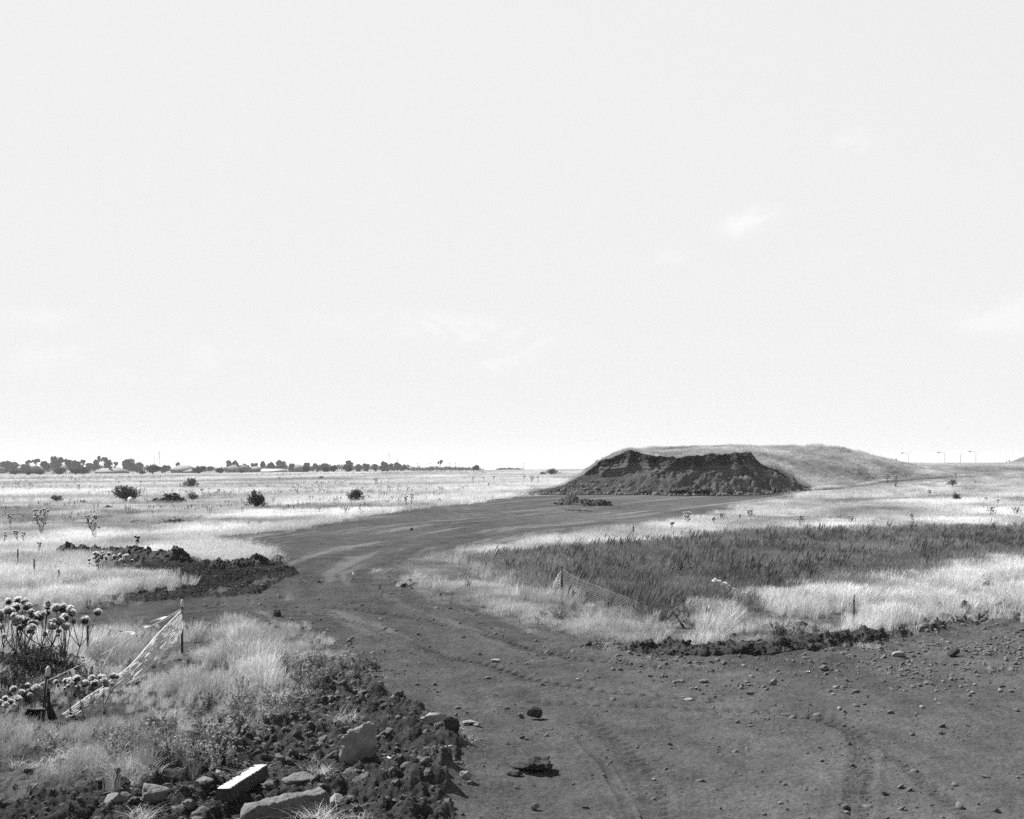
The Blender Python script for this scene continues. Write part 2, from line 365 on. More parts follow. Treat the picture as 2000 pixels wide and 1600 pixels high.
M_ground = mat_ground('soil_and_litter'); M_road = mat_ground('packed_earth'); M_cut = mat_ground('cut_earth')
M_drygrass = mat_leaf('dry_grass_blades', .62, .22, .45, True)
M_darkgrass = mat_leaf('dark_grass_blades', .165, .25, .5, True)
M_clod = mat_solid('dirt_clod', .098, var=.6, scale=9, bump=.8, bscale=30, bdist=.02)
M_rock = mat_solid('grey_rock', .11, var=.4, scale=7, bump=.9, bscale=22, bdist=.02)
M_palerock = mat_solid('pale_rock', .17, var=.3, scale=8, bump=.7, bscale=30, bdist=.01)
M_darkrock = mat_solid('dark_rock', .032, var=.4, scale=8, bump=.9, bscale=30, bdist=.015)
M_concrete = mat_solid('pale_concrete', .38, var=.25, scale=10, bump=.5, bscale=40, bdist=.006)
M_concrete2 = mat_solid('dirty_concrete', .10, var=.4, scale=9, bump=.7, bscale=40, bdist=.008)
M_shadeside = mat_solid('shaded_concrete', .04, var=.5, scale=9, bump=.8, bscale=30, bdist=.01)  # darker copy of the beam's concrete: shade of its sides painted in
M_blackearth = mat_solid('black_earth', .021, var=.6, scale=9, bump=.9, bscale=26, bdist=.02)
M_steel = mat_solid('dark_steel', .025, rough=.6, var=.4, scale=20)
M_cap = mat_solid('pale_cap', .35, rough=.5, var=.1)
M_wood = mat_solid('weathered_wood', .09, var=.4, scale=12)
M_net = mat_leaf('plastic_net', .8, .5, .08)
M_net2 = mat_leaf('faded_net', .17, .2, .15)
M_rope = mat_leaf('pale_rope', .5, .1, .05)
M_flag = mat_leaf('plastic_flag', .6, .4, .12)
M_blackcloth = mat_solid('black_cloth', .015, rough=.6, var=.3)
M_tyre = mat_solid('tyre_rubber', .018, rough=.7, var=.3)
M_bark = mat_solid('bark', .05, var=.4, scale=6)
M_bush = mat_leaf('bush_leaves', .05, .25, .55)
M_bush2 = mat_leaf('grey_bush_leaves', .10, .3, .5)
M_tree = mat_leaf('gum_leaves', .045, .2, .5)
M_stalk = mat_leaf('thistle_stalk', .07, .1, .4)
M_bract = mat_solid('thistle_bracts', .03, var=.5, scale=60)
M_fluff = mat_leaf('thistle_down', .62, .45, .35)
M_weed = mat_leaf('weed_leaves', .06, .3, .6)
M_wall = mat_solid('brick_wall', .09, var=.2); M_roof = mat_solid('roof_tiles', .17, var=.1, scale=1.5); M_roofd = mat_solid('dark_roof_tiles', .11, var=.1, scale=1.5)
M_window = mat_solid('window_frame', .3, var=.05); M_glass = mat_solid('window_glass', .03, rough=.2, var=.1, spec=.5)
M_metal = mat_solid('galvanised_steel', .12, rough=.5, var=.1)
M_white = mat_solid('white_plastic', .5, rough=.5, var=.1)

# ------------------------------------------------------------------ ground and road (one grid, split by what lies there)
def build_ground():
    rows = np.concatenate([np.linspace(-40, 12.5, 22), np.exp(np.arange(math.log(13), math.log(60), .0027)), np.exp(np.arange(math.log(60.2), math.log(200), .0055)), np.exp(np.arange(math.log(202), math.log(4500), .03))])
    ui = np.linspace(-.43, .43, 1000); k = np.linspace(0, 1, 28)[1:] ** 1.6
    ym = np.maximum(rows, 13)[:, None]
    X = np.concatenate([(-.43 * ym - k[::-1][None] * (40 + .3 * ym)), ui[None] * ym, (.43 * ym + k[None] * (40 + .3 * ym))], 1)
    Y = np.repeat(rows[:, None], X.shape[1], 1)
    n, m = X.shape
    x, y = X.ravel(), Y.ravel()
    z = zones(x, y); h = Hd(x, y, z); _, rt = ruts(x, y, z)
    big = fbm2(x * .12, y * .05, 4, 70); st = fbm2(x * .35, y * .12, 4, 71)
    grass = .36 - .12 * ss(.15, .6, fbm2(x * .02, y * .05, 3, 95)) + .09 * fbm2(x * .02, y * .012, 4, 72) + .06 * st
    grass = np.where(y > 120, grass - .06, grass)
    tone = np.where(z['dark'], .045, grass); tone = np.where(z['short'], .12 + .05 * st, tone)
    tone = np.where(z['half'], .10 + .05 * st, tone)
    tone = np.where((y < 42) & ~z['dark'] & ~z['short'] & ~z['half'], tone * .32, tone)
    tone = np.where(z['strip'] & (fbm2(x * .06, y * .03, 3, 204) > -.1), tone * .5, tone)
    _, arc, side = polydist(x, y, CENTRE)
    str1 = fbm2(arc * .12, side * 1.6, 4, 80); str2 = fbm2(arc * .05, side * .55, 3, 81)
    rd = .082 * (1 + .14 * fbm2(x * 1.6, y * 1.1, 4, 87) + .10 * fbm2(x * 5, y * 3, 3, 88) * (y < 40) + .10 * st + .10 * big + .16 * str1 * ss(28, 45, y) + .12 * str2) * (1 + rt)
    rd = rd + .05 * ss(.30, .9, str1 + .4 * str2) * ss(26, 40, y)
    cr = ss(50, 90, y) * .022 * ss(-.2, .8, fbm2(x * .06, y * .05, 3, 74)); rd = rd + cr
    rd = rd * (1 - .25 * ss(0, 1, fbm2(x * .5, y * .18, 3, 75)) * (y < 60))
    tone = np.where(z['road'], rd, tone)
    tone = np.where(z['ldirt'], .034 + .02 * st + .10 * ss(.5, .9, fbm2(x * .8, y * .3, 3, 93)), tone); tone = np.where(z['fore'], .052 + .02 * st, tone)
    tone = np.where(z['berm'], .045, tone); tone = np.where(z['straw'], .17 + .15 * st, tone)
    V = np.stack([x, y, h], 1)
    i = np.arange(n - 1)[:, None] * m + np.arange(m - 1)[None]
    Q = np.stack([i, i + 1, i + m + 1, i + m], -1).reshape(-1, 4)
    bare = (z['road']).astype(int)
    isroad = bare[Q].sum(1) >= 2
    for nm, mk, mt, lb, ct in (('ground', ~isroad, M_ground, 'open ground of dry grass litter, soil and rubble around the dirt track', 'ground'), ('road', isroad, M_road, 'wide grey dirt track curving to the flat pad below the dug mound', 'dirt track')):
        q = Q[mk]; used = np.unique(q); mp = np.zeros(len(V), np.int64); mp[used] = np.arange(len(used))
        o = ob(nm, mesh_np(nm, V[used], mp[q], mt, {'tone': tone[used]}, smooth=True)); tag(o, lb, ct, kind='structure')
build_ground()

# ------------------------------------------------------------------ the dug mound
def lerp_px(pts, Y):
    P = np.array(pts, float); return (P[:, 0] - CX) / F * Y, CH - (P[:, 1] - HY) / F * Y
def build_mound():
    YB, YT = 150.0, 157.0
    bx, bz = lerp_px([(1000,962),(1040,961),(1100,960),(1200,961),(1250,965),(1330,970),(1400,969),(1470,968),(1530,962),(1575,957),(1640,950),(1700,945),(1760,940)], YB)
    byp = [150,150,150,150,148,144,144,145,148,151,152,155,160]
    ex, ez = lerp_px([(1000,966),(1030,960),(1070,955),(1100,945),(1135,926),(1160,906),(1185,895),(1205,884),(1230,881),(1262,885),(1290,892),(1330,892),(1370,888),(1450,885),(1460,898),(1480,911),(1500,915),(1530,935),(1550,946),(1572,957),(1600,955),(1760,955)], YT)
    tx, tz = lerp_px([(1000,964),(1100,946),(1130,934),(1170,927),(1190,936),(1240,929),(1262,940),(1340,934),(1400,931),(1450,933),(1480,925),(1500,922),(1530,938),(1572,957),(1760,957)], 153)
    rx, rz = lerp_px([(1000,970),(1100,955),(1140,930),(1180,900),(1205,889),(1230,886),(1260,880),(1290,877),(1340,876),(1450,875),(1500,874),(1560,873),(1600,873),(1640,876),(1680,884),(1720,894),(1760,904),(1800,912),(1840,918)], 172)
    xs = np.arange(-2, 60, .09); cols = len(xs)
    yb = np.interp(xs, bx, byp); zb = H0(xs, yb) - .05
    px_e = xs
    zt = np.interp(xs, tx, tz); ze = np.interp(xs, ex, ez); zr = np.interp(xs, rx, rz)
    ze = ze + .11 * fbm2(xs * .8, xs * 0, 4, 5, .6) * ss(0, 2, ze - zb); ze = np.maximum(ze, zb); zt = np.clip(zt + .12 * fbm2(xs * .7, xs * 0 + 4, 3, 6), zb, ze)
    yt = yb + (zt - zb) / math.tan(R(27)); ye = yt + (ze - zt) / math.tan(R(60)) + .5
    yr = np.maximum(ye + 13, 172 + 0 * xs); zr = np.maximum(zr, H0(xs, yr) - .3)
    Ycol, Zcol = [], []; kinds = []
    for t in np.linspace(0, 1, 44)[:-1]: Ycol.append(yb + (yt - yb) * t); Zcol.append(zb + (zt - zb) * t ** 1.15); kinds.append(0)
    for t in np.linspace(0, 1, 90):
        f_ = t + .10 * np.sin(t * np.pi * 2)                                   # gentler band below, steep scarp above
        yy_ = np.interp(t, [0, .45, .6, 1], [0, .62, .80, 1.0]); Ycol.append(yt + (ye - yt) * yy_); Zcol.append(zt + (ze - zt) * t); kinds.append(1)
    for t in np.linspace(0, 1, 70)[1:]:
        Ycol.append(ye + (yr - ye) * t); Zcol.append(ze + (zr - ze) * (1 - (1 - t) ** (1.7 - .55 * ss(33, 38, xs)))); kinds.append(2)
    for t in np.linspace(0, 1, 24)[1:]:
        yy = yr + 26 * t; Ycol.append(yy); Zcol.append(zr + (H0(xs, yy) - .2 - zr) * (t * t * (3 - 2 * t))); kinds.append(2)
    Yc, Zc = np.array(Ycol), np.array(Zcol); X = np.repeat(xs[None], len(Yc), 0); K = np.array(kinds)[:, None] * np.ones_like(X)
    hgt = np.clip((ze - zb), 0, 1.5)[None] / 1.5
    # relief on the cut: buttresses, clods, tooth marks of the bucket
    butt = .75 * fbm3(X * .30, Zc * .22, Yc * 0, 2, 14) + .5 * (1 - 2 * np.abs(n3(X * .62 + .3 * n3(X * .5, Zc * .8, X * 0, 91), Zc * .35, Yc * 0, 17)) ** .7); lump = np.abs(fbm3(X * 1.4, Zc * 1.4, Yc * 1.4, 4, 15)); fine = fbm3(X * 4, Zc * 4, Yc * 4, 3, 16)
    teeth = np.sin(X * 2 * np.pi / .62 + .8 * Zc + 2 * n2(X * .3, Zc * 0, 4)) * ss(.55, .2, np.abs((Zc - 3.35) / 1.1 - .2 * n2(X * .2, Zc * .3, 2))) * (n2(X * .25, Zc * .1, 9) > -.1)
    frac = np.clip((Zc - zt[None]) / np.maximum(ze - zt, .3)[None], 0, 1)
    cl = (K == 1)
    dY = cl * hgt * (-2.0 * butt * (1 - .6 * ss(.7, 1, frac)) - .8 * (lump - .3) * (.2 + frac) - .22 * fine + .22 * teeth * (frac < .62)) * np.sin(np.clip(frac * np.pi * .5 + .15, 0, np.pi / 2)) ** .6
    tal = (K == 0)
    dZ = tal * hgt * ((.25 + .6 * ss(10, 20, X)) * np.abs(fbm3(X * .9, Yc * .9, X * 0, 4, 22)) + .15 * np.abs(fine) * (.3 + ss(8, 18, X)))
    g = np.clip((Yc - ye[None]) / 3, 0, 1) * (K == 2); dZ = dZ + g * .18 * fbm2(X * .35, Yc * .35, 3, 30)
    dZ = dZ - (K == 1) * hgt * .25 * np.abs(fbm3(X * .8, X * 0, Zc * 0, 4, 61)) * ss(.75, 1, frac) - (K == 2) * hgt * .25 * np.abs(fbm3(X * .8, X * 0, Zc * 0, 4, 61)) * ss(1.2, 0, Yc - ye[None])
    Yc = Yc + dY; Zc = Zc + dZ
    endf = ss(51, 58, X); Zc = Zc * (1 - endf) + (H0(X, Yc) - .5) * endf
    band = ss(.42, .2, np.abs(frac - .25 - .15 * n2(X * .2, Zc * .2, 2)))
    tone = .052 + .018 * fbm3(X * .8, Yc * .8, Zc * .8, 3, 40) + cl * (band * .055 * (.75 + .35 * np.sin(Zc * 2 * np.pi / .42 + n2(X * .3, Zc * 0, 8))) - .012 * ss(.55, .8, frac)) + tal * (.026 + .014 * ss(.2, .9, fbm3(X * .5, Yc * .5, Zc * .5, 3, 41)))
    right = ss(22, 27, X); tone = tone + tal * right * (.07 * ss(.25, .7, fbm3(X * .9 + Zc * 2, Yc * .9, Zc * 1.5, 3, 43)))
    tone = np.where((K == 2) | (ze - zb < .12)[None], .21 + .06 * fbm2(X * .3, Yc * .2, 3, 42), tone)
    n, m = X.shape; V = np.stack([X, Yc, Zc], -1).reshape(-1, 3)
    i = np.arange(n - 1)[:, None] * m + np.arange(m - 1)[None]; Q = np.stack([i, i + 1, i + m + 1, i + m], -1)
    nocut = (ze - zb < .12)[None, :-1] & np.ones((n - 1, 1), bool)
    top = (np.array(kinds)[:-1, None] == 2) | ((np.array(kinds)[1:, None] == 2)) | nocut
    root = empty('earth_mound', (18, 152, 1.2), label='long grassed earth mound with a freshly dug dark face above the flat pad', cat='mound')
    off = np.array([18, 152, 1.2])
    tn = tone.ravel()
    for nm, mk, mt, sm in (('cut_face', ~top, M_cut, False), ('grassy_slope', top, M_ground, True)):
        q = Q[mk]; used = np.unique(q); mp = np.zeros(len(V), np.int64); mp[used] = np.arange(len(used))
        ob(nm, mesh_np(nm, V[used] - off, mp[q], mt, {'tone': tn[used]}, smooth=sm), root)
    # points for its grass
    gm = (K[:-1, :-1] == 2) & (Yc[:-1, :-1] < (yr + 4)[None, :-1]) | nocut
    return root, off, V.reshape(n, m, 3), gm, (xs, yb, zb, yt, zt, ye, ze)
MOUND, MOFF, MV, MG, MC = build_mound()

# ------------------------------------------------------------------ scattering of uncountable stuff
def hidden_collection(name, meshes):
    """source shapes of a scatter; kept out of the scene itself"""
    c = bpy.data.collections.new(name)
    for i, me in enumerate(meshes): o = bpy.data.objects.new('%s_%02d' % (name, i), me); c.objects.link(o)
    return c
def scatter(name, pts, rot, scl, idx, tone, coll, label=None, cat=None, parent=None):
    n = len(pts); me = bpy.data.meshes.new(name); me.vertices.add(n); me.vertices.foreach_set('co', np.asarray(pts, np.float32).ravel())
    for an, ty, dv in (('rot', 'FLOAT_VECTOR', rot), ('scl', 'FLOAT_VECTOR', scl)):
        a = me.attributes.new(an, ty, 'POINT'); a.data.foreach_set('vector', np.asarray(dv, np.float32).ravel())
    a = me.attributes.new('idx', 'INT', 'POINT'); a.data.foreach_set('value', np.asarray(idx, np.int32))
    a = me.attributes.new('tone', 'FLOAT', 'POINT'); a.data.foreach_set('value', np.asarray(tone, np.float32))
    o = ob(name, me, parent); tag(o, label, cat, kind='stuff')
    t = bpy.data.node_groups.new(name, 'GeometryNodeTree')
    t.interface.new_socket('Geometry', in_out='INPUT', socket_type='NodeSocketGeometry'); t.interface.new_socket('Geometry', in_out='OUTPUT', socket_type='NodeSocketGeometry')
    gi = t.nodes.new('NodeGroupInput'); go = t.nodes.new('NodeGroupOutput'); ip = t.nodes.new('GeometryNodeInstanceOnPoints'); ci = t.nodes.new('GeometryNodeCollectionInfo')
    ci.inputs['Collection'].default_value = coll; ci.inputs['Separate Children'].default_value = True; ci.inputs['Reset Children'].default_value = True
    ip.inputs['Pick Instance'].default_value = True
    def na(nm, ty):
        q = t.nodes.new('GeometryNodeInputNamedAttribute'); q.data_type = ty; q.inputs['Name'].default_value = nm; return q.outputs['Attribute']
    L = t.links.new; L(gi.outputs[0], ip.inputs['Points']); L(ci.outputs[0], ip.inputs['Instance']); L(na('idx', 'INT'), ip.inputs['Instance Index'])
    e2r = t.nodes.new('FunctionNodeEulerToRotation'); L(na('rot', 'FLOAT_VECTOR'), e2r.inputs[0]); L(e2r.outputs[0], ip.inputs['Rotation']); L(na('scl', 'FLOAT_VECTOR'), ip.inputs['Scale'])
    L(ip.outputs[0], go.inputs[0])
    md = o.modifiers.new('scatter', 'NODES'); md.node_group = t
    return o

def tuft(nb, rad, h, w, lean=.25, spread=.5, seg=4, head=0.0, hw=3.0, wind=.15, seed=0, hvar=.45, flat=0):
    """a tuft of nb curved blades; head = share of blades ending in a seed head"""
    r = np.random.default_rng(seed)
    a = r.uniform(0, 2 * np.pi, nb); q = rad * np.sqrt(r.random(nb)); bx, by = q * np.cos(a), q * np.sin(a)
    hh = h * (1 - hvar * r.random(nb)); la = r.uniform(0, 2 * np.pi, nb); lm = np.abs(r.normal(0, spread, nb)) * hh * .6 + flat * hh
    dx = np.cos(la) * lm + wind * hh + lean * bx; dy = np.sin(la) * lm + lean * by
    fa = r.uniform(0, np.pi, nb); sx, sy = np.cos(fa), np.sin(fa) * .6
    hd = r.random(nb) < head
    T = np.linspace(0, 1, seg + 1); V = np.zeros((nb, seg + 1, 2, 3))
    for j, t in enumerate(T):
        cx = bx + dx * t ** 1.8; cy = by + dy * t ** 1.8; cz = hh * (t - .25 * (lm / hh) ** 1.2 * t ** 3) * (1 - flat * .5)
        ww = w * (1 - t * .85) * (1 - .5 * hd) + hd * w * hw * np.exp(-((t - .85) / .13) ** 2) * .6
        V[:, j, 0] = np.stack([cx - sx * ww, cy - sy * ww, cz], 1); V[:, j, 1] = np.stack([cx + sx * ww, cy + sy * ww, cz], 1)
    V = V.reshape(-1, 3); b = np.arange(nb)[:, None] * (seg + 1) * 2 + np.arange(seg)[None] * 2; b = b.ravel()
    return V, np.stack([b, b + 1, b + 3, b + 2], 1)
def tufts(nm, mat, k, **kw):
    return hidden_collection(nm, [mesh_np(nm, *tuft(seed=100 + 7 * i, **kw), mat) for i in range(k)])

T_near = tufts('fine_tuft', M_drygrass, 6, nb=70, rad=.12, h=.52, w=.0034, head=.3, hw=2.8, seg=5, spread=.6)
T_mid = tufts('mid_tuft', M_drygrass, 5, nb=80, rad=.40, h=.50, w=.0075, head=.3, hw=2.2, seg=4, spread=.5, wind=.22)
T_far = tufts('wide_tuft', M_drygrass, 5, nb=120, rad=1.5, h=.55, w=.016, head=.3, hw=1.8, seg=3, spread=.45, wind=.25)
T_flat = tufts('flattened_tuft', M_drygrass, 4, nb=60, rad=.16, h=.30, w=.0025, seg=4, spread=1.2, flat=.5, wind=.1)
T_dark = tufts('dark_tuft', M_darkgrass, 5, nb=70, rad=.30, h=.62, w=.0055, head=.45, hw=2.6, seg=6, spread=.35, wind=.2)
T_dock = tufts('dock_spike', M_darkgrass, 5, nb=9, rad=.12, h=.95, w=.010, head=1.0, hw=4.2, seg=8, spread=.3, wind=.35)
T_short = tufts('short_tuft', M_drygrass, 4, nb=80, rad=.18, h=.17, w=.0028, seg=3, spread=1.0, wind=.1)

def zs(x, y, j=.22):
    k = np.clip(y / 25, .8, 4) * j
    return zones(x + rng.normal(0, 1, len(x)) * k, y + rng.normal(0, 1.6, len(x)) * k)
def band(y0, y1, dens, umax=.47):
    A = umax * (y1 * y1 - y0 * y0); n = int(A * dens)
    y = np.sqrt(rng.uniform(y0 * y0, y1 * y1, n)); x = rng.uniform(-umax, umax, n) * y
    return x, y
def put(name, x, y, s, tone, coll, nk, label, cat, zs=None, sink=.02, rotv=.7):
    z = Hd(x, y); n = len(x)
    rot = np.stack([rng.normal(0, .06, n), rng.normal(0, .06, n), rng.uniform(-rotv, rotv, n) * .7 + 1.3 * fbm2(x * .6, y * .4, 2, 301)], 1)
    scl = np.stack([s, s, s if zs is None else zs], 1)
    return scatter(name, np.stack([x, y, z - sink], 1), rot, scl, rng.integers(0, nk, n), tone, coll, label, cat)
def tall_mask(z, x, y, d_road=0):
    return ~(z['road'] | z['fore'] | z['ldirt'] | z['straw'] | z['dark'] | z['short'] | z['berm'])

_ya = gp(356, 1278)[1]; NETL = [tuple(at(px_, 0, _ya - d_).xy) for px_, d_ in ((356, 0), (338, .75), (312, 1.9), (273, 3.5), (230, 4.9), (187, 6.1), (134, 7.5))]; NETR = G((1080,1192),(1130,1203),(1190,1216),(1260,1232),(1330,1252))
NX = [gp(q, 1180)[0] for q in (1090,)] + [gp(1125,1183)[0], gp(1160,1190)[0], gp(1200,1199)[0], gp(1235,1208)[0], gp(1265,1214)[0]]; NY = [gp(1097,1176)[1], gp(1125,1183)[1], gp(1160,1190)[1], gp(1200,1199)[1], gp(1235,1208)[1], gp(1265,1214)[1]]
# near tall grass, left bank and right verge
x, y = band(13.5, 48, 34); z = zs(x, y); cl = fbm2(x * .75, y * .6, 4, 200, .6)
m = tall_mask(z, x, y) & ~((polydist(x, y, LBERM)[0] < 1.5) & (y < 27)); p = np.where(z['half'], .55 * ss(-.25, .4, cl), ss(-.6, .1, cl)) * ss(0, .6, z['bermd'])
m &= rng.random(len(x)) < p; x, y, cl = x[m], y[m], cl[m]
lowr = ss(25.5, 21, y) * (x < 0)
s = (.72 + .34 * cl + .3 * rng.random(len(x))) * (1 - .38 * lowr)
s = s * (.35 + .65 * ss(.3, 1.7, polydist(x, y, LBERM)[0]))
_hx, _hy = gp(455, 1282); s = s * (1 + .42 * np.exp(-(((x - _hx) / 2.2) ** 2 + ((y - _hy) / 3.5) ** 2)))
for hp in ((405, 1392), (340, 1398), (385, 1272), (130, 1465)):
    hx_, hy_ = gp(*hp); s = s * (1 - .6 * np.exp(-(((x - hx_) / .75) ** 2 + ((y - hy_) / .8) ** 2)))
for q_, lo_, w_ in ((NETL, .22, 1.0), (NETR, .5, .75)): s = s * (1 - (1 - lo_) * np.exp(-(polydist(x, y, q_)[0] / w_) ** 2))
put('dry_grass', x, y, s, (.82 + .30 * fbm2(x * .7, y * .5, 4, 201) + .25 * (rng.random(len(x)) - .5)) * (1 - .36 * lowr), T_near, 6, 'tall pale dry grass in dense tufts beside the near part of the track', 'grass')
# middle distance
x, y = band(46, 125, 7.5); z = zs(x, y); cl = fbm2(x * .18, y * .12, 3, 202)
_gx, _gy = gp(590, 1112); m = tall_mask(z, x, y) & (rng.random(len(x)) < ss(-1.1, -.1, cl)) & (np.hypot(x - _gx, (y - _gy) * .5) > 1.6); x, y, cl = x[m], y[m], cl[m]
s = .62 + .28 * ss(-.8, .8, cl) + .25 * rng.random(len(x)); s = s * np.where((x < 0) & (y > 60), .85, 1)
put('meadow_grass', x, y, s, np.where((x > 0) & (y > 58), .86, .96) * (.92 + .42 * fbm2(x * .2, y * .14, 4, 203)) * (1 - .25 * ss(.15, .6, fbm2(x * .03, y * .07, 3, 96))) + .25 * (rng.random(len(x)) - .5), T_mid, 5, 'pale wind-blown dry grass over the fields in the middle distance', 'grass', rotv=.6)
MFOOT = [(2, 150), (14, 148), (22, 146), (33, 152.5), (42, 156), (51, 165), (53, 190), (50, 205), (2, 200)]
# far
x, y = band(120, 520, .34); z = zs(x, y); m = tall_mask(z, x, y) & ~((x > -1) & inpoly(x, y, MFOOT)); x, y = x[m], y[m]; cl = fbm2(x * .06, y * .03, 3, 204)
st = np.where(inpoly(x, y, STRIPB) & (cl > -.1), .42, 1) * (1 - .28 * ss(.15, .6, fbm2(x * .02, y * .05, 3, 95)))
put('far_grass', x, y, .6 + .3 * rng.random(len(x)) + .15 * cl, np.where(x > 10, .78, .95) * (.92 + .34 * cl + .2 * (rng.random(len(x)) - .5)) * st, T_far, 5, 'bright dry grass covering the far fields up to the horizon', 'grass')
# flattened straw along the road edges and on the banks
x, y = band(13.5, 60, 55); z = zs(x, y)
m = (z['half'] & (fbm2(x * .9, y * .9, 3, 210) > .05)) | (z['fore'] & (fbm2(x * 1.2, y * .8, 3, 211) > 1.0)) | (z['straw']) | (z['short'] & (rng.random(len(x)) < .05))
x, y = x[m], y[m]; m = rng.random(len(x)) < .42; x, y = x[m], y[m]
put('flattened_straw', x, y, .7 + .5 * rng.random(len(x)), .72 + .3 * rng.random(len(x)), T_flat, 4, 'flattened pale straw and thin grass lying on the near left bank', 'straw', rotv=3.1)
x, y = band(55, 125, 14); z = zs(x, y); dR = polydist(x, y, ROAD[:8] )[0]
m = ((dR < 1.3) & ~z['road']) | z['straw']; x, y = x[m], y[m]
put('roadside_straw', x, y, 1.5 + .8 * rng.random(len(x)), .62 + .3 * rng.random(len(x)), T_flat, 4, 'bright trampled straw along the far left edge of the track', 'straw', rotv=3.1)
# low grass
x, y = band(26, 62, 50); z = zs(x, y); m = z['short'] & (rng.random(len(x)) < .8); x, y = x[m], y[m]; cl = fbm2(x * .5, y * .35, 3, 220)
put('short_grass', x, y, .8 + .5 * rng.random(len(x)) + .3 * cl, .38 + .28 * cl + .25 * rng.random(len(x)), T_short, 4, 'low grey green grass on the verge between track and dark weeds', 'grass', rotv=3.1)
# dark weed band
x, y = band(30, 110, 17); z = zs(x, y, .32); m = z['dark'] & (rng.random(len(x)) < .85) & ~((polydist(x, y, NETR[:4])[0] < 2.0) & (x > 1.0) & (y < np.interp(x, NX, NY))); x, y = x[m], y[m]; cl = fbm2(x * .25, y * .2, 3, 230)
put('dark_weeds', x, y, .80 + .2 * cl + .25 * rng.random(len(x)), 1 + .4 * cl + .7 * (rng.random(len(x)) - .35) , T_dark, 5, 'dense band of dark weeds with feathery seed heads on the right', 'weeds', rotv=.5)
x, y = band(30, 110, 2.6); z = zs(x, y); m = z['dark'] & (fbm2(x * .5, y * .3, 3, 231) > -.2); x, y = x[m], y[m]
put('dock_spikes', x, y, .6 + .55 * rng.random(len(x)) ** 1.5, .3 + .3 * rng.random(len(x)), T_dock, 5, 'dark drooping seed spikes standing above the weed band on the right', 'weeds', rotv=.8)
x, y = band(30, 110, 1.8); z = zs(x, y); m = z['dark'] & (polydist(x, y, NETR[:4])[0] > 2); x, y = x[m], y[m]
put('pale_stems', x, y, .7 + .3 * rng.random(len(x)), .35 + .35 * rng.random(len(x)), T_mid, 5, 'sparse paler stems mixed into the dark weed band on the right', 'weeds', rotv=.5)
# grass on the mound
ii, jj = np.nonzero(MG); sel = rng.integers(0, len(ii), 15000); ii, jj = ii[sel], jj[sel]
P = MV[ii, jj] + np.stack([rng.uniform(-.2, .2, len(ii)), rng.uniform(-.2, .2, len(ii)), rng.uniform(-.06, 0, len(ii))], 1)
cl = fbm2(P[:, 0] * .25, P[:, 1] * .25, 3, 240); n = len(P)
sm = .62 + .25 * cl + .3 * rng.random(n)
scatter('dry_grass_cover', P - MOFF, np.stack([rng.normal(0, .1, n), rng.normal(0, .1, n), rng.uniform(-.6, .6, n)], 1), np.stack([sm, sm, sm], 1), rng.integers(0, 5, n), (.58 + .30 * cl).clip(.25, 1), T_mid, parent=MOUND)

# ------------------------------------------------------------------ rocks, clods
def rock_mesh(name, mat, seed, sub=3, size=(1, 1, 1), amp=.28, f=1.3, planes=7, smooth=False, fine=.05):
    bm = bmesh.new(); bmesh.ops.create_icosphere(bm, subdivisions=sub, radius=1)
    V = np.array([v.co[:] for v in bm.verts]); Fc = np.array([[v.index for v in f_.verts] for f_ in bm.faces]); bm.free()
    r = np.random.default_rng(seed)
    d = 1 + amp * fbm3(V[:, 0] * f + seed, V[:, 1] * f, V[:, 2] * f, 3, seed)
    V = V * d[:, None]
    for _ in range(planes):
        nn = r.normal(size=3); nn /= np.linalg.norm(nn); lim = r.uniform(.55, .9); k = V @ nn; V = V - np.outer(np.clip(k - lim, 0, None), nn) * .92
    V = V + V * (fine * fbm3(V[:, 0] * 6, V[:, 1] * 6 + seed, V[:, 2] * 6, 3, seed + 3))[:, None]
    V = V * np.array(size) * .5
    return mesh_np(name, V, Fc, mat, smooth=smooth), V, Fc
def thing_rock(name, px, py, w, h, mat, seed, label, cat='rock', depth=None, sink=.12, rz=0, y=None, tilt=(0, 0), sub=4, **kw):
    """w, h in photo pixels; py is the row of its foot"""
    gx, gy = gp(px, py) if y is None else ((px - CX) / F * y, y)
    W, Hh = w * gy / F, h * gy / F; D = depth or W * .8
    me, _, _ = rock_mesh(name, mat, seed, sub, (W, D, Hh / (1 - sink) ), **kw)
    z = float(Hd(np.array([gx]), np.array([gy]))[0]); o = ob(name, me)
    o.location = (gx, gy + D * .3, z + Hh * .5 - Hh * sink * .5); o.rotation_euler = (tilt[0], tilt[1], rz); tag(o, label, cat); return o

thing_rock('rock', 1045, 1411, 30, 28, M_darkrock, 3, 'rounded dark boulder standing alone in the middle of the track', sink=.05, amp=.15)
def chunk(px, py, w, h, seed, label, mat=M_darkrock, cat='clod'): return thing_rock('dirt_clod', px, py, w, h, mat, seed, label, cat, amp=.32, f=1.8, fine=.12)
chunk(1042, 1512, 78, 30, 21, 'large jagged dark clod lying in the foreground of the track below the boulder')
chunk(1006, 1520, 30, 12, 22, 'small dark clod crumbling off the left end of the large jagged one')
thing_rock('rock', 916, 1420, 34, 9, M_palerock, 31, 'flat pale stone on the track left of the boulder', sink=.1)
thing_rock('rock', 932, 1424, 16, 7, M_rock, 32, 'small grey stone touching the flat pale stone on its right', sink=.1)
thing_rock('rock', 697, 1512, 78, 78, M_palerock, 44, 'large upright grey boulder in the churned soil of the left bank', sink=.12, amp=.35, planes=7, tilt=(0, .2), fine=.10)
thing_rock('rock', 1044, 1585, 18, 14, M_rock, 45, 'small grey stone at the bottom edge below the jagged clod')
thing_rock('rock', 910, 1552, 26, 16, M_palerock, 46, 'angular pale stone beside the foot of the soil heap', planes=10)
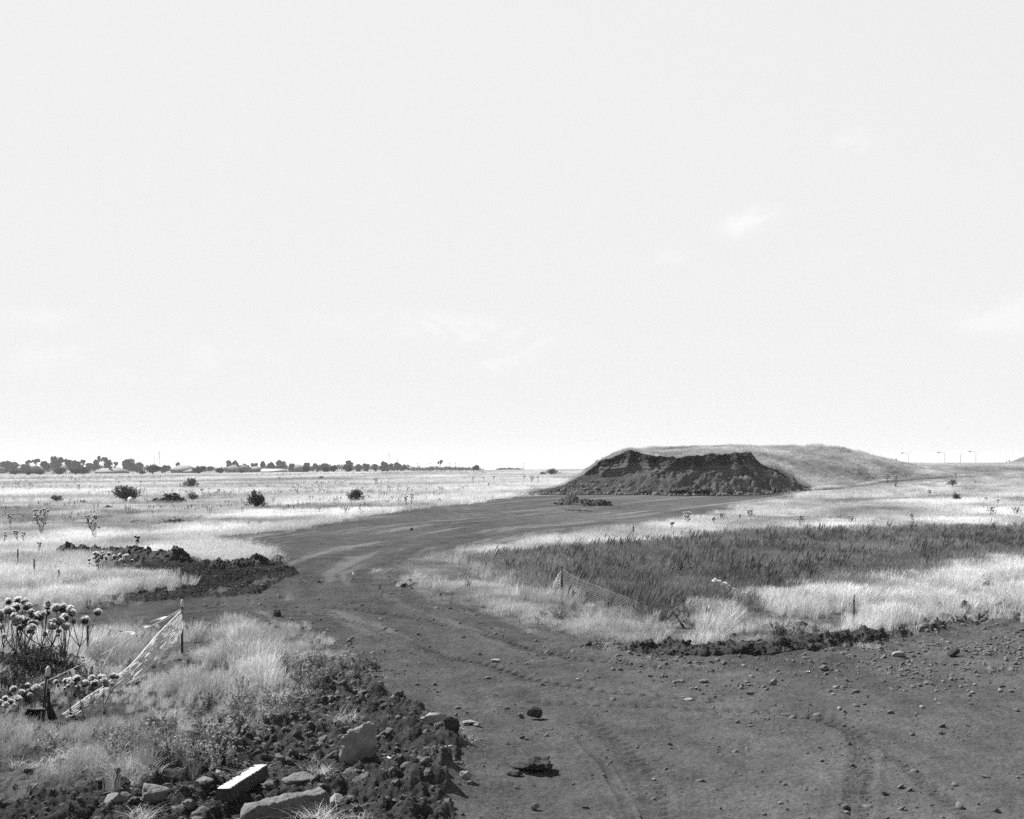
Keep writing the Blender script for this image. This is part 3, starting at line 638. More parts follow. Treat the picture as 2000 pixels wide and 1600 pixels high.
thing_rock('rock', 850, 1458, 50, 22, M_palerock, 47, 'long pale stone half buried at the top of the soil heap', sink=.3)
chunk(880, 1474, 36, 32, 48, 'dark lump of earth on the right shoulder of the soil heap')
thing_rock('rock', 541, 1208, 17, 14, M_darkrock, 51, 'dark round stone at the far tip of the near grassy bank')
thing_rock('rock', 690, 1126, 9, 7, M_white, 52, 'small white stone on the track at the narrow neck')
thing_rock('rock', 1676, 1236, 23, 17, M_rock, 53, 'grey rounded stone at the foot of the short stake by the right verge')
thing_rock('rock', 1492, 1272, 32, 14, M_darkrock, 54, 'dark angular block in front of the clod ridge on the right', planes=12)
chunk(1865, 1283, 24, 16, 55, 'dark crumbly clod far right on the stony track')
thing_rock('rock', 1757, 1286, 28, 11, M_palerock, 56, 'pale flat stone with a dark shadowed side on the stony track')
thing_rock('rock', 1612, 1310, 18, 14, M_rock, 57, 'grey round stone alone in the middle of the stony stretch')
thing_rock('rock', 1510, 1343, 15, 14, M_rock, 58, 'small grey stone left of the middle in the stony stretch')
thing_rock('rock', 1346, 1370, 22, 8, M_palerock, 59, 'low pale stone at the left end of the stony stretch')
thing_rock('rock', 1376, 1334, 20, 8, M_rock, 60, 'low arched grey stone at the left of the stony stretch')
thing_rock('rock', 1327, 1333, 16, 6, M_rock, 61, 'flat grey stone left of the low arched one')
thing_rock('rock', 968, 1299, 20, 7, M_palerock, 62, 'flat pale stone beside the tyre marks in the middle of the track')
thing_rock('rock', 1130, 1332, 10, 5, M_palerock, 63, 'tiny pale stone right of the lower tyre mark')
thing_rock('rock', 803, 1036, 7, 6, M_darkrock, 64, 'small black stone on the far bend of the track')
thing_rock('rock', 787, 1150, 12, 7, M_darkrock, 65, 'dark stone at the edge of the track by the pale clod pile')
thing_rock('rock', 882, 1086, 15, 11, M_darkrock, 66, 'dark stone at the far corner of the grassy verge')
chunk(1838, 1200, 22, 24, 67, 'upright dark clod on the right verge, left of a pair')
chunk(1888, 1204, 24, 26, 68, 'upright dark clod on the right verge, right of a pair')
chunk(1568, 1228, 28, 20, 69, 'dark clod topping the low mound between dark weeds and ridge')
chunk(1430, 1247, 30, 12, 70, 'low dark clod on the verge behind the ridge')
chunk(1775, 1218, 40, 26, 71, 'wide dark clod on the right verge left of the upright pair')
chunk(540, 1100, 26, 12, 72, 'dark clod at the right tip of the ploughed strip on the left')
chunk(412, 1158, 14, 9, 73, 'small dark clod in front of the ploughed strip on the left')
thing_rock('rock', 300, 1580, 60, 34, M_rock, 74, 'grey stone slab left of the pale concrete beam', planes=10)
thing_rock('rock', 398, 1548, 36, 12, M_rock, 75, 'long low dark stone behind the pale concrete beam')
thing_rock('rock', 585, 1555, 60, 26, M_rock, 76, 'weathered grey stone lying between the beam and the boulder')
thing_rock('rock', 420, 1515, 24, 14, M_palerock, 77, 'small pale stone in the soil above the concrete beam')
thing_rock('rock', 370, 1588, 30, 18, M_rock, 78, 'grey stone tucked beside the near end of the beam')
thing_rock('rock', 225, 1585, 50, 26, M_rock, 79, 'angular grey stone near the bottom left edge', planes=9)
thing_rock('rock', 655, 1588, 36, 24, M_palerock, 80, 'pale stone at the right end of the long concrete kerb')
thing_rock('rock', 540, 1412, 24, 20, M_rock, 81, 'grey stone at the foot of the near grass tufts')
chunk(450, 1452, 60, 34, 82, 'weedy dark lump of earth below the near grass')
chunk(240, 1482, 40, 16, 83, 'dark clod in the straw of the near left bank')

# concrete beam: pale top, shade of the sides put into their colour, chipped left edge
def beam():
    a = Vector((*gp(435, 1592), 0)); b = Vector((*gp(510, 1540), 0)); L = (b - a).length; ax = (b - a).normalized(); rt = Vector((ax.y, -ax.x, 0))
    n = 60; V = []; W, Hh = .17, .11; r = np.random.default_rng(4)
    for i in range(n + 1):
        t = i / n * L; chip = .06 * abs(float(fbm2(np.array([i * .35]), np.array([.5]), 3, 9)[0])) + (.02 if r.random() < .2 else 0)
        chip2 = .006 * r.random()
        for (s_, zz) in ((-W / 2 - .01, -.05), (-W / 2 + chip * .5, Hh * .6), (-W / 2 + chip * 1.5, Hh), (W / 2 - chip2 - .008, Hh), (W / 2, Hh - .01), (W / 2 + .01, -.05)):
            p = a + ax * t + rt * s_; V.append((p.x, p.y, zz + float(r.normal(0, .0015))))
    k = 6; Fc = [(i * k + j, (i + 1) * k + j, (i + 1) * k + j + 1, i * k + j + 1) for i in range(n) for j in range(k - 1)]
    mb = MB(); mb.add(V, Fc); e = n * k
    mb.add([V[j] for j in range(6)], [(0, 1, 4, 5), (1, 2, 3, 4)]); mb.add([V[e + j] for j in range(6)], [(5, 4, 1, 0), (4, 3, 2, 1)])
    me_ = mb.mesh('concrete_beam', M_concrete); me_.materials.append(M_shadeside)
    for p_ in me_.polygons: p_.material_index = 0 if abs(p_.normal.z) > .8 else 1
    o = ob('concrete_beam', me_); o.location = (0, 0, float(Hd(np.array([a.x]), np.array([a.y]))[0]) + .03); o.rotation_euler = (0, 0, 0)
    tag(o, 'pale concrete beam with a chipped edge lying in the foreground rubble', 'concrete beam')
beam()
def kerb():
    a = Vector((*gp(470, 1618), 0)); b = Vector((*gp(640, 1592), 0)); n = 150; k = 48; V = []; ax = (b - a).normalized(); rt = Vector((ax.y, -ax.x, 0)); L = (b - a).length
    for i in range(n + 1):
        t = i / n
        for j in range(k):
            th = 2 * math.pi * j / k; c, s_ = math.cos(th), math.sin(th)
            rr = 1 / (abs(c) ** 5 + abs(s_) ** 5) ** .2 * (1 - .12 * c * s_)
            q = 1 + .16 * float(fbm3(np.array([t * 4.5]), np.array([c * 1.1]), np.array([s_ * 1.1]), 4, 7, .6)[0]); q += .05 * float(fbm3(np.array([t * 40]), np.array([c * 5]), np.array([s_ * 5]), 3, 8, .6)[0]); end = min(1, 12 * t, 12 * (1 - t) + .3) ** .5
            p = a + ax * t * L + rt * (c * rr * .12 * q * end); V.append((p.x, p.y, .05 + s_ * rr * .13 * q * end + .05 * t))
    Fc = [(i * k + j, i * k + (j + 1) % k, (i + 1) * k + (j + 1) % k, (i + 1) * k + j) for i in range(n) for j in range(k)]
    mb = MB(); mb.add(V, Fc); c0 = V[-k:]; m = np.mean(c0, 0); mb.add(list(c0) + [tuple(m)], [(j, (j + 1) % k, k, k) for j in range(k)]); c1 = V[:k]; m = np.mean(c1, 0); mb.add(list(c1) + [tuple(m)], [((j + 1) % k, j, k, k) for j in range(k)])
    o = ob('concrete_kerb', mb.mesh('concrete_kerb', M_concrete2)); o.location = (0, 0, float(Hd(np.array([(a.x + b.x) / 2]), np.array([(a.y + b.y) / 2]))[0])); tag(o, 'long rough piece of concrete kerb at the bottom edge', 'kerb')
kerb()

# individual stones lying on the track (the largest), and the rest as gravel
stone_me = [rock_mesh('stone', M_rock if i % 3 else M_palerock, 300 + i, 2, (1, .8, .5 + .06 * i), planes=11, amp=.4)[0] for i in range(6)]
sx, sy = [], []
while len(sx) < 130:
    px, py = random.uniform(1230, 2040), random.uniform(1285, 1600)
    dens = math.exp(-((py - 1335) / 38) ** 2) + .18
    if px < 1400 and py < 1330: continue
    if random.random() < dens: g_ = gp(px, py); sx.append(g_[0]); sy.append(g_[1])
zz = Hd(np.array(sx), np.array(sy))
for i in range(len(sx)):
    s = random.choice((.04, .05, .06, .07, .09, .12)) * (sy[i] / 22) ** .5
    o = ob('stone', stone_me[i % 6]); o.location = (sx[i], sy[i], zz[i] + s * .15); o.scale = (s, s, s); o.rotation_euler = (random.uniform(-.3, .3), random.uniform(-.3, .3), random.uniform(0, 6))
    tone_ = 'grey' if (i % 6) % 3 else 'pale'; far_ = sy[i] > 22.5
    tag(o, ('small %s stone in the stony stretch below the dark clod ridge' if far_ else 'small %s stone on the open near part of the track at lower right') % tone_, 'stone', ('small %s stones below the clod ridge' if far_ else 'small %s stones on the near track') % tone_)
P_clod = hidden_collection('clod_shape', [rock_mesh('clod_shape', M_clod, 400 + i, 3, (1, .85, .6), amp=.55, f=2.6, planes=3, fine=.34)[0] for i in range(6)])
P_grav = hidden_collection('gravel_shape', [rock_mesh('gravel_shape', M_rock, 420 + i, 2, (1, .75, .5), planes=10, amp=.4)[0] for i in range(5)])
def clods(name, x, y, s, coll, nk, label, cat, sink=.15):
    n = len(x); z = Hd(x, y); s3 = s[:, None] * rng.uniform(.7, 1.3, (n, 3)) * np.array([1.15, 1, .9])
    return scatter(name, np.stack([x, y, z + s * sink], 1), rng.uniform(-.7, .7, (n, 3)) + np.stack([0 * x, 0 * x, rng.uniform(0, 6, n)], 1), s3, rng.integers(0, nk, n), np.ones(n), coll, label, cat)
x, y = band(13.5, 62, 230); z = zs(x, y, .1)
m = (z['fore'] | (z['ldirt'] & (y < 80) & (rng.random(len(x)) < .4)) | z['berm'] | (z['half'] & (rng.random(len(x)) < .25))) & (rng.random(len(x)) < .9); m_ = m; x, y = x[m], y[m]
s = .0135 * np.exp(rng.exponential(.5, len(x)) ** 1.25); s = np.minimum(s, .13) * (y / 20) ** .15; s = np.where(z['ldirt'][m_], np.minimum(s, .06), s)
clods('soil_clods', x, y, s, P_clod, 6, 'broken clods of dark soil covering the churned banks beside the track', 'soil')
x, y = band(13.5, 50, 170); z = zones(x, y); bd = z['bermd']
lb = polydist(x, y, LBERM)[0]
patch = ss(.1, .9, fbm2(x * .8, y * .45, 3, 250))
p = .24 + .25 * patch * (x > 2) + .12 * (lb < 2) + .75 * np.exp(-((bd - 3.0) / 2.0) ** 2) * (.25 + patch) * (x > 2.5) + .5 * np.exp(-(lb / .6) ** 2) + .5 * np.exp(-(bd / .9) ** 2)
m = z['road'] & (rng.random(len(x)) < p * .8 * (.25 + 1.5 * ss(-.2, .8, fbm2(x * 1.3, y * .9, 3, 255)))) & (x > -9); x, y = x[m], y[m]
band_ = np.exp(-((polydist(x, y, BERM)[0] - 3.0) / 2.4) ** 2) * (x > 2)
s = (.014 + .016 * band_) * np.exp(rng.exponential(.5, len(x))); s = np.minimum(s, .13) * (y / 20) ** .2
clods('gravel', x, y, s, P_grav, 5, 'loose stones and gravel strewn over the dirt track', 'gravel', .1)

# heaps of earth
def pile(name, spine, half, height, label, seed, mat=M_clod, y=None, cl=90, csz=.12, ground=H0, cat='dirt pile', res=None):
    P = [gp(*p) for p in spine]; P = np.array(P); r = np.random.default_rng(seed)
    x0, x1 = P[:, 0].min() - half, P[:, 0].max() + half; y0, y1 = P[:, 1].min() - half * 1.3, P[:, 1].max() + half * 1.3
    nx = int(max(40, min(260, (x1 - x0) / (res or half / 16)))); ny = int(max(30, min(160, (y1 - y0) / (res or half / 12))))
    X, Y = np.meshgrid(np.linspace(x0, x1, nx), np.linspace(y0, y1, ny)); d, a, s = polydist(X, Y, P)
    d = d * (1 + .35 * fbm2(X * 1.2 / half + seed, Y * 1.2 / half, 3, seed)); q = np.clip(1 - (d / half) ** 2, -.3, 1)
    hh = height * q * (.65 + .5 * fbm2(X * .9 / half, Y * .9 / half + seed, 3, seed + 1)) + height * .22 * np.abs(fbm2(X * 5 / half, Y * 5 / half, 4, seed + 2)) * ss(-.1, .4, q)
    Z = Hd(X, Y) * 1.0 + np.where(q < 0, -.15 + 0 * hh, hh)
    c = np.array([P[:, 0].mean(), P[:, 1].mean(), float(H0(P[:, 0].mean(), P[:, 1].mean()))])
    mb = MB(); V = np.stack([X, Y, Z], -1).reshape(-1, 3) - c; i = np.arange(ny - 1)[:, None] * nx + np.arange(nx - 1)[None]
    Q = np.stack([i, i + 1, i + nx + 1, i + nx], -1).reshape(-1, 4); keep = (q.ravel()[Q] > -.05).any(1); mb.add(V, Q[keep])
    for k in range(cl):
        j = r.integers(0, ny * nx)
        if q.ravel()[j] < -.02: continue
        _, rv, rf = rock_lib[k % len(rock_lib)]; s = csz * min(.55 * math.exp(r.exponential(.4)), 1.5); a_ = r.uniform(0, 6.28); ca, sa = math.cos(a_), math.sin(a_)
        v = rv * s; v = np.stack([v[:, 0] * ca - v[:, 1] * sa, v[:, 0] * sa + v[:, 1] * ca, v[:, 2]], 1); mb.add(v + V[j] + np.array([0, 0, s * .1]), rf)
    o = ob(name, mb.mesh(name, mat)); o.location = c; return tag(o, label, cat)
rock_lib = [rock_mesh('lump', M_clod, 500 + i, 2, (1, .85, .7), amp=.5, f=2.2, planes=3, fine=.3) for i in range(5)]
pile('dirt_pile', [(130,1085),(180,1083),(250,1090),(300,1096),(355,1104)], .7, .5, 'long black heap of earth among the grass on the left', 601, M_blackearth, cl=700, csz=.11)
pile('dirt_pile', [(430,1112),(480,1108),(525,1104)], .45, .30, 'low black ridge of earth ending at the track on the left', 602, M_blackearth, cl=120, csz=.1)
pile('dirt_pile', [(1112,986),(1165,987)], 1.5, .8, 'small heap of dark clods dumped on the flat pad below the mound', 603, M_darkrock, cl=420, csz=.22)
pile('dirt_pile', [(1112,998),(1150,999)], .35, .12, 'thin row of dark clods in front of the small heap on the pad', 608, M_darkrock, cl=40, csz=.15)
pile('dirt_pile', [(255,1024),(320,1020),(395,1014)], .8, .25, 'dark strip of turned clods in the grass beyond the left heap', 604, M_clod, cl=300, csz=.16)
pile('dirt_pile', [(815,1132),(790,1146)], .35, .13, 'small pile of paler clods at the corner of the grassy verge', 605, M_rock, cl=90, csz=.07)
pile('dirt_pile', [(1270,1270),(1400,1276),(1500,1273),(1600,1262),(1690,1250)], .42, .2, 'long low ridge of dark clods along the right edge of the track', 606, M_blackearth, cl=1300, csz=.075)
pile('dirt_pile', [(1740,1238),(1850,1218),(1960,1200)], .35, .08, 'thin bank of clods climbing along the right verge', 607, M_clod, cl=400, csz=.07)
# rubble at the foot of the dug face
def face_rubble():
    xs, yb, zb, yt, zt, ye, ze = MC; n = 2600; r = np.random.default_rng(12); j = r.integers(10, len(xs), n); j = j[(ze - zb)[j] > .3]; n = len(j)
    t = r.beta(.9, 2.6, n) * 1.25 - .12; x = xs[j]; y = yb[j] + (yt[j] - yb[j]) * t; z = zb[j] + (zt[j] - zb[j]) * np.clip(t, 0, 1) ** 1.15 + .12
    s = .10 * np.exp(r.exponential(.45, n)) * (1.3 - .6 * np.clip(t, 0, 1)); s = np.minimum(s, .6)
    P_ = hidden_collection('rubble_shape', [rock_mesh('rubble_shape', M_clod, 440 + i, 2, (1, .85, .7), amp=.45, f=1.7, planes=4, fine=.12)[0] for i in range(5)])
    scatter('rubble', np.stack([x, y, z], 1) - MOFF, r.uniform(0, 6, (n, 3)), np.stack([s, s, s], 1), r.integers(0, 5, n), np.ones(n), P_, parent=MOUND)
face_rubble()

# ------------------------------------------------------------------ leafy things
def leaves(mb, c, rad, n, size, r, shell=.55):
    d = r.normal(size=(n, 3)); d /= np.linalg.norm(d, axis=1)[:, None]
    q = (shell + (1 - shell) * r.random(n)) ** .7; p = np.asarray(c) + d * q[:, None] * np.asarray(rad)
    a = r.normal(size=(n, 3)); a /= np.linalg.norm(a, axis=1)[:, None]; b = np.cross(a, r.normal(size=(n, 3))); b /= np.linalg.norm(b, axis=1)[:, None]
    s = size * r.uniform(.5, 1.3, n)[:, None]; a = a * s; b = b * s * .55
    mb.quads(np.stack([p - a, p + b, p + a, p - b], 1))
def bush(px, py, w, h, label, mat=M_bush, seed=0, n=1600, y=None, group=None, name='bush', up=.0, cat='bush'):
    """w, h in photo pixels, py the foot"""
    r = np.random.default_rng(seed + 900); gx, gy = gp(px, py) if y is None else ((px - CX) / F * y, y)
    z0 = float(H0(gx, gy)); W, Hh = w * gy / F, h * gy / F
    o = empty(name, (gx, gy, z0), label=label, cat=cat, group=group)
    mb = MB(); st = MB(); k = 9
    for i in range(k):
        a = r.uniform(0, 6.28); q = r.uniform(.1, .8) * W * .36; c = (math.cos(a) * q, math.sin(a) * q * .7, Hh * r.uniform(.35, .72))
        rad = (W * r.uniform(.15, .27), W * r.uniform(.15, .25), Hh * r.uniform(.2, .33)); leaves(mb, c, rad, n // k, max(.03, Hh * (.045 if gy < 400 else .10)), r, .25)
        st.tube([(0, 0, -.05), (c[0] * .4, c[1] * .4, c[2] * .5), c], [Hh * .018, Hh * .012, Hh * .005], 4)
    # sprigs that stick out
    for i in range(34):
        a = r.uniform(0, 6.28); e = r.uniform(.15, 1.4); L = r.uniform(.42, .56); d = Vector((math.cos(a) * math.cos(e) * W, math.sin(a) * math.cos(e) * W * .8, abs(math.sin(e)) * Hh * 1.75)) * L
        st.tube([(0, 0, Hh * .2), d * .6 + Vector((0, 0, Hh * .12)), d + Vector((0, 0, Hh * .1))], [Hh * .01, Hh * .008, Hh * .004], 3, False)
        for t in (.75, .9, 1.0): leaves(mb, tuple(d * t + Vector((0, 0, Hh * .1))), (Hh * .07,) * 3, 12, max(.03, Hh * .035), r, .1)
    ob('foliage', mb.mesh('foliage', mat), o); ob('stem', st.mesh('stem', M_bark), o)
    return o
bush(248, 982, 66, 36, 'large dark round bush left of the tyre pile', seed=1, n=3000)
bush(373, 955, 36, 23, 'loose grey bush behind the tyre pile', M_bush2, seed=2)
bush(377, 979, 26, 17, 'small loose grey bush at the right end of the tyre pile', M_bush2, seed=3)
bush(110, 983, 32, 17, 'low loose grey bush alone in the grass on the left', M_bush2, seed=4)
bush(500, 995, 42, 38, 'tall dark bush in the grass near the far bend of the track', seed=5, n=2600)
bush(692, 982, 42, 27, 'dark oval bush close to the far edge of the track', seed=6, n=2400)
bush(628, 936, 16, 7, 'tiny bush in the far field above the oval bush', seed=7, n=600)
bush(163, 984, 14, 7, 'tiny grey weed bush left of the large round bush', M_bush2, seed=8, n=500)
bush(212, 998, 24, 11, 'faint low grey bush below the large round bush', M_bush2, seed=9, n=700)
bush(1868, 984, 20, 22, 'thin twiggy grey bush on the right slope', M_bush2, seed=10, n=900)
bush(1860, 950, 22, 14, 'wispy grey bush high on the right slope', M_bush2, seed=11, n=600)
bush(1078, 917, 36, 14, 'dark bush on the skyline left of the mound', seed=12, n=1500, y=330)
bush(1062, 917, 18, 8, 'smaller bush joined to the skyline bush left of the mound', seed=13, n=900, y=332)
bush(1148, 917, 14, 10, 'little bush half hidden behind the left slope of the mound', M_bush2, seed=14, n=600, y=260)
bush(1108, 921, 6, 6, 'tiny dark weed on the skyline beside the left slope of the mound', seed=15, n=200, y=200)
# the row of dark shrubs at the end of the field
row = [(30,927,30,10),(57,927,18,11),(78,927,30,11),(115,926,30,14),(148,925,30,13),(165,925,26,15),(298,924,34,20),(278,924,20,9),(389,924,31,16),(430,924,21,12),(473,924,15,9),(600,923,21,13),(636,922,22,13),(652,922,20,14),(680,922,24,14),(931,919,18,12),(1000,920,6,4)]
ordn = ['first','second','third','fourth','fifth','sixth','seventh','eighth','ninth','tenth','eleventh','twelfth','thirteenth','fourteenth','fifteenth','sixteenth','seventeenth','eighteenth','nineteenth','twentieth','twenty-first','twenty-second','twenty-third','twenty-fourth','twenty-fifth','twenty-sixth','twenty-seventh','twenty-eighth','twenty-ninth','thirtieth','thirty-first','thirty-second','thirty-third','thirty-fourth','thirty-fifth','thirty-sixth','thirty-seventh','thirty-eighth','thirty-ninth','fortieth']
row.sort()
for i, (px, py, w, h) in enumerate(row):
    bush(px, py, w, h, '%s dark shrub at the end of the far field, %s from the left' % ('wide' if w > 28 else 'small' if w < 19 else 'rounded', ordn[i]), seed=40 + i, n=1500, y=600, group='dark shrubs along the end of the field', name='shrub', cat='shrub')

def tree(px, h, w, label, seed, y=900, base=926, kind='gum', name='gum_tree', group=None):
    """a far tree: py of its top = base - h"""
    r = np.random.default_rng(seed + 2000); gx, gy = (px - CX) / F * y, y; z0 = float(H0(gx, gy)); ztop = CH - (base - h - HY) / F * y
    Hh = ztop - z0; W = w * y / F
    o = empty(name, (gx, gy, z0), label=label, cat='tree', group=group)
    st = MB(); mb = MB(); lean = r.uniform(-.08, .08) * Hh
    st.tube([(0, 0, -.3), (lean * .3, 0, Hh * .3), (lean, 0, Hh * .62)], [Hh * .028, Hh * .02, Hh * .012], 6)
    if kind == 'gum': lobes = 13; zr = (.42, .92)
    elif kind == 'umbrella': lobes = 6; zr = (.72, .92)
    else: lobes = 15; zr = (.2, .88)
    for i in range(lobes):
        a = r.uniform(0, 6.28); zc = r.uniform(*zr) * Hh; q = W * .34 * r.uniform(.2, 1.1) * (1.25 - .6 * zc / Hh if kind != 'umbrella' else 1)
        c = (lean + math.cos(a) * q, math.sin(a) * q * .8, min(zc, Hh * .88)); f = 1.0 if kind != 'umbrella' else .7
        rad = (W * r.uniform(.13, .32) * f, W * r.uniform(.12, .28) * f, Hh * r.uniform(.11, .19) * f * (1.5 if kind == 'dense' else 1))
        leaves(mb, c, rad, 200 if kind != 'dense' else 230, .5, r, .15)
        st.tube([(lean * .6, 0, Hh * .42), (c[0] * .5 + lean * .5, c[1] * .5, c[2] * .85), c], [Hh * .012, Hh * .009, Hh * .005], 4, False)
    ob('trunk', st.mesh('trunk', M_bark), o); ob('crown', mb.mesh('crown', M_tree), o); return o
trees = [(8,26,34,'dense'),(30,24,30,'dense'),(48,20,22,'dense'),(57,28,16,'umbrella'),(70,30,18,'umbrella'),(88,25,24,'gum'),(104,34,24,'gum'),(116,32,20,'gum'),(128,30,20,'umbrella'),(140,27,22,'gum'),(152,26,24,'gum'),(161,28,10,'umbrella'),(176,22,20,'gum'),(187,27,20,'gum'),(191,36,8,'umbrella'),(204,34,16,'umbrella'),(210,28,18,'gum'),(224,24,10,'umbrella'),(245,27,24,'dense'),(260,30,30,'dense'),(272,22,16,'dense'),(349,22,12,'gum'),(330,17,12,'gum'),(321,16,14,'dense'),(410,14,14,'gum'),(446,26,14,'gum'),(460,27,16,'gum'),(480,20,16,'gum'),(498,22,16,'gum'),
         (512,26,12,'gum'),(530,22,20,'dense'),(550,26,24,'dense'),(570,20,14,'gum'),(600,22,14,'gum'),(618,20,16,'dense'),(634,21,18,'dense'),(682,26,24,'gum'),(700,19,14,'dense'),(715,20,16,'dense'),(732,19,14,'dense'),(750,23,20,'dense'),(764,20,10,'gum'),(776,24,20,'dense'),(860,28,10,'umbrella'),(788,18,14,'gum')]
trees.sort()
D2 = {'dense': 'dense rounded tree', 'gum': 'broken-crowned gum tree', 'umbrella': 'slender gum with a flat high crown'}
def where(px):
    for a, b, s in ((0, 100, 'behind the leftmost house'), (100, 175, 'left of the pale hipped roof'), (175, 235, 'behind the pale hipped roof'), (235, 290, 'right of the pale hipped roof'), (290, 400, 'around the long low roof'), (400, 520, 'behind the houses near the dark chimney'), (520, 620, 'left part of the far wood'), (620, 720, 'middle of the far wood'), (720, 1000, 'thinning right end of the far wood')):
        if a <= px < b: return s
cnt = {}
for i, (px, h, w, k) in enumerate(trees):
    key = (k, where(px)); cnt[key] = cnt.get(key, 0) + 1
tot = dict(cnt); cnt = {}
for i, (px, h, w, k) in enumerate(trees):
    key = (k, where(px)); cnt[key] = cnt.get(key, 0) + 1
    lab = D2[k] + ' ' + where(px) + ('' if tot[key] == 1 else ', %s from left' % ordn[cnt[key] - 1])
    tree(px, h, w, lab, i, y=900 + 40 * math.sin(i * 2.3), kind=k, group='gum trees on the skyline')
# distant low scrub between and beyond them: one mass that nobody could count
def wood():
    mb = MB(); r = np.random.default_rng(77)
    for px in np.arange(-120, 1040, 3.0):
        y = 1150 + r.uniform(-60, 60); top = (15 + 4 * float(n2(np.array([px * .04]), np.array([0.]), 3)[0]) + r.uniform(-3, 3)) if px < 290 else (12 + r.uniform(-3, 3)) if px < 520 else (17 + r.uniform(-3, 2)) if px < 800 else (12.5 + r.uniform(-3, 3) if px < 930 else 10.5 + r.uniform(-2, 1))
        if 290 < px < 440 and r.random() < .35: continue
        if 938 < px < 975 or px > 1015: continue
        x = (px - CX) / F * y; z0 = float(H0(x, y)); zt = CH - (925 - top - HY) / F * y
        h = max(zt - z0, 1.5); leaves(mb, (x, y, z0 + h * .55), (r.uniform(2, 5), 3, h * .5), 90, .6, r, .1)
    o = ob('woods', mb.mesh('woods', M_tree)); tag(o, 'low distant band of scrub and trees along the horizon on the left', 'woods', kind='stuff')
wood()

# ------------------------------------------------------------------ houses
def house(px, w, top, eave, base, label, y=860, chim=None, gable=False, roofm=None, wins=2, depth=9):
    """top/eave/base are photo rows, w in photo pixels"""
    gx = (px - CX) / F * y; W = w * y / F; z0 = float(H0(gx, y)) - .3; zt = CH - (top - HY) / F * y; zeave = CH - (eave - HY) / F * y
    o = empty('house', (gx, y, z0), label=label, cat='house'); he, ht = max(zeave - z0, .8), zt - z0
    ww = W * .92; mb = MB(); mb.box((0, depth / 2, he / 2), (ww, depth - .8, he)); ob('wall', mb.mesh('wall', M_wall), o)
    r_ = MB(); ov = W / 2; rl = W * .5 - depth * .5 if not gable else W / 2
    rl = max(rl, W * .12); e = .12
    V = [(-ov, -.3, he), (ov, -.3, he), (ov, depth + .3, he), (-ov, depth + .3, he), (-rl, depth / 2, ht), (rl, depth / 2, ht), (-ov, -.3, he - e), (ov, -.3, he - e), (ov, depth + .3, he - e), (-ov, depth + .3, he - e)]
    r_.add(V, [(0, 1, 5, 4), (1, 2, 5, 5), (2, 3, 4, 5), (3, 0, 4, 4), (6, 7, 1, 0), (7, 8, 2, 1), (8, 9, 3, 2), (9, 6, 0, 3), (9, 8, 7, 6)])
    rf = ob('roof', r_.mesh('roof', roofm or M_roof), o)
    if chim is not None:
        c = MB(); c.box(((chim - px) * y / F, depth * .35, ht * .97), (1.3, 1.0, 1.5)); c.box(((chim - px) * y / F, depth * .35, ht * .97 + .8), (1.5, 1.2, .15)); ob('chimney', c.mesh('chimney', M_darkrock), rf)
    if he > 1.5:
        for i in range(wins):
            cx = (-.5 + (i + .5) / wins) * ww * .8; fr = MB(); hw, hh = min(1.1, ww / wins * .3), min(.65, he * .3)
            for (dx, dz, sx_, sz_) in ((0, hh, 2 * hw + .16, .16), (0, -hh, 2 * hw + .16, .16), (-hw, 0, .16, 2 * hh - .16), (hw, 0, .16, 2 * hh - .16)): fr.box((cx + dx, .37, he * .55 + dz), (sx_, .12, sz_))
            f_ = ob('window', fr.mesh('window', M_window), o); g_ = MB(); g_.box((cx, .385, he * .55), (2 * hw - .16, .05, 2 * hh - .16)); ob('pane', g_.mesh('pane', M_glass), f_)
    return o
house(52, 38, 910, 914.5, 924, 'house with a light roof and brick front between the leftmost gum trees', gable=True, wins=3)
house(215, 66, 914.5, 922, 926, 'pale hipped roof with a dark chimney in the middle of the left skyline', y=840, chim=212)
house(356, 50, 909, 917, 924, 'long low hipped roof left of the round shrub', wins=4)
house(372, 30, 916, 921, 925, 'small pale roof in front of the long low one', y=820)
house(463, 50, 908, 914.5, 922, 'grey roofed house with two chimney stubs right of the round shrubs', chim=462, roofm=M_roofd, wins=4)
house(498, 34, 911, 916, 923, 'lighter house adjoining the grey roofed one on its right', y=880, wins=3)
house(578, 34, 907, 914, 921, 'pale roofed house in front of the left part of the far wood', y=870)
house(534, 50, 916, 920.5, 924, 'row of low white sheds in front of the far wood', y=830, roofm=M_white, gable=True)
house(-20, 40, 909, 915, 924, 'house at the left edge partly outside the picture')

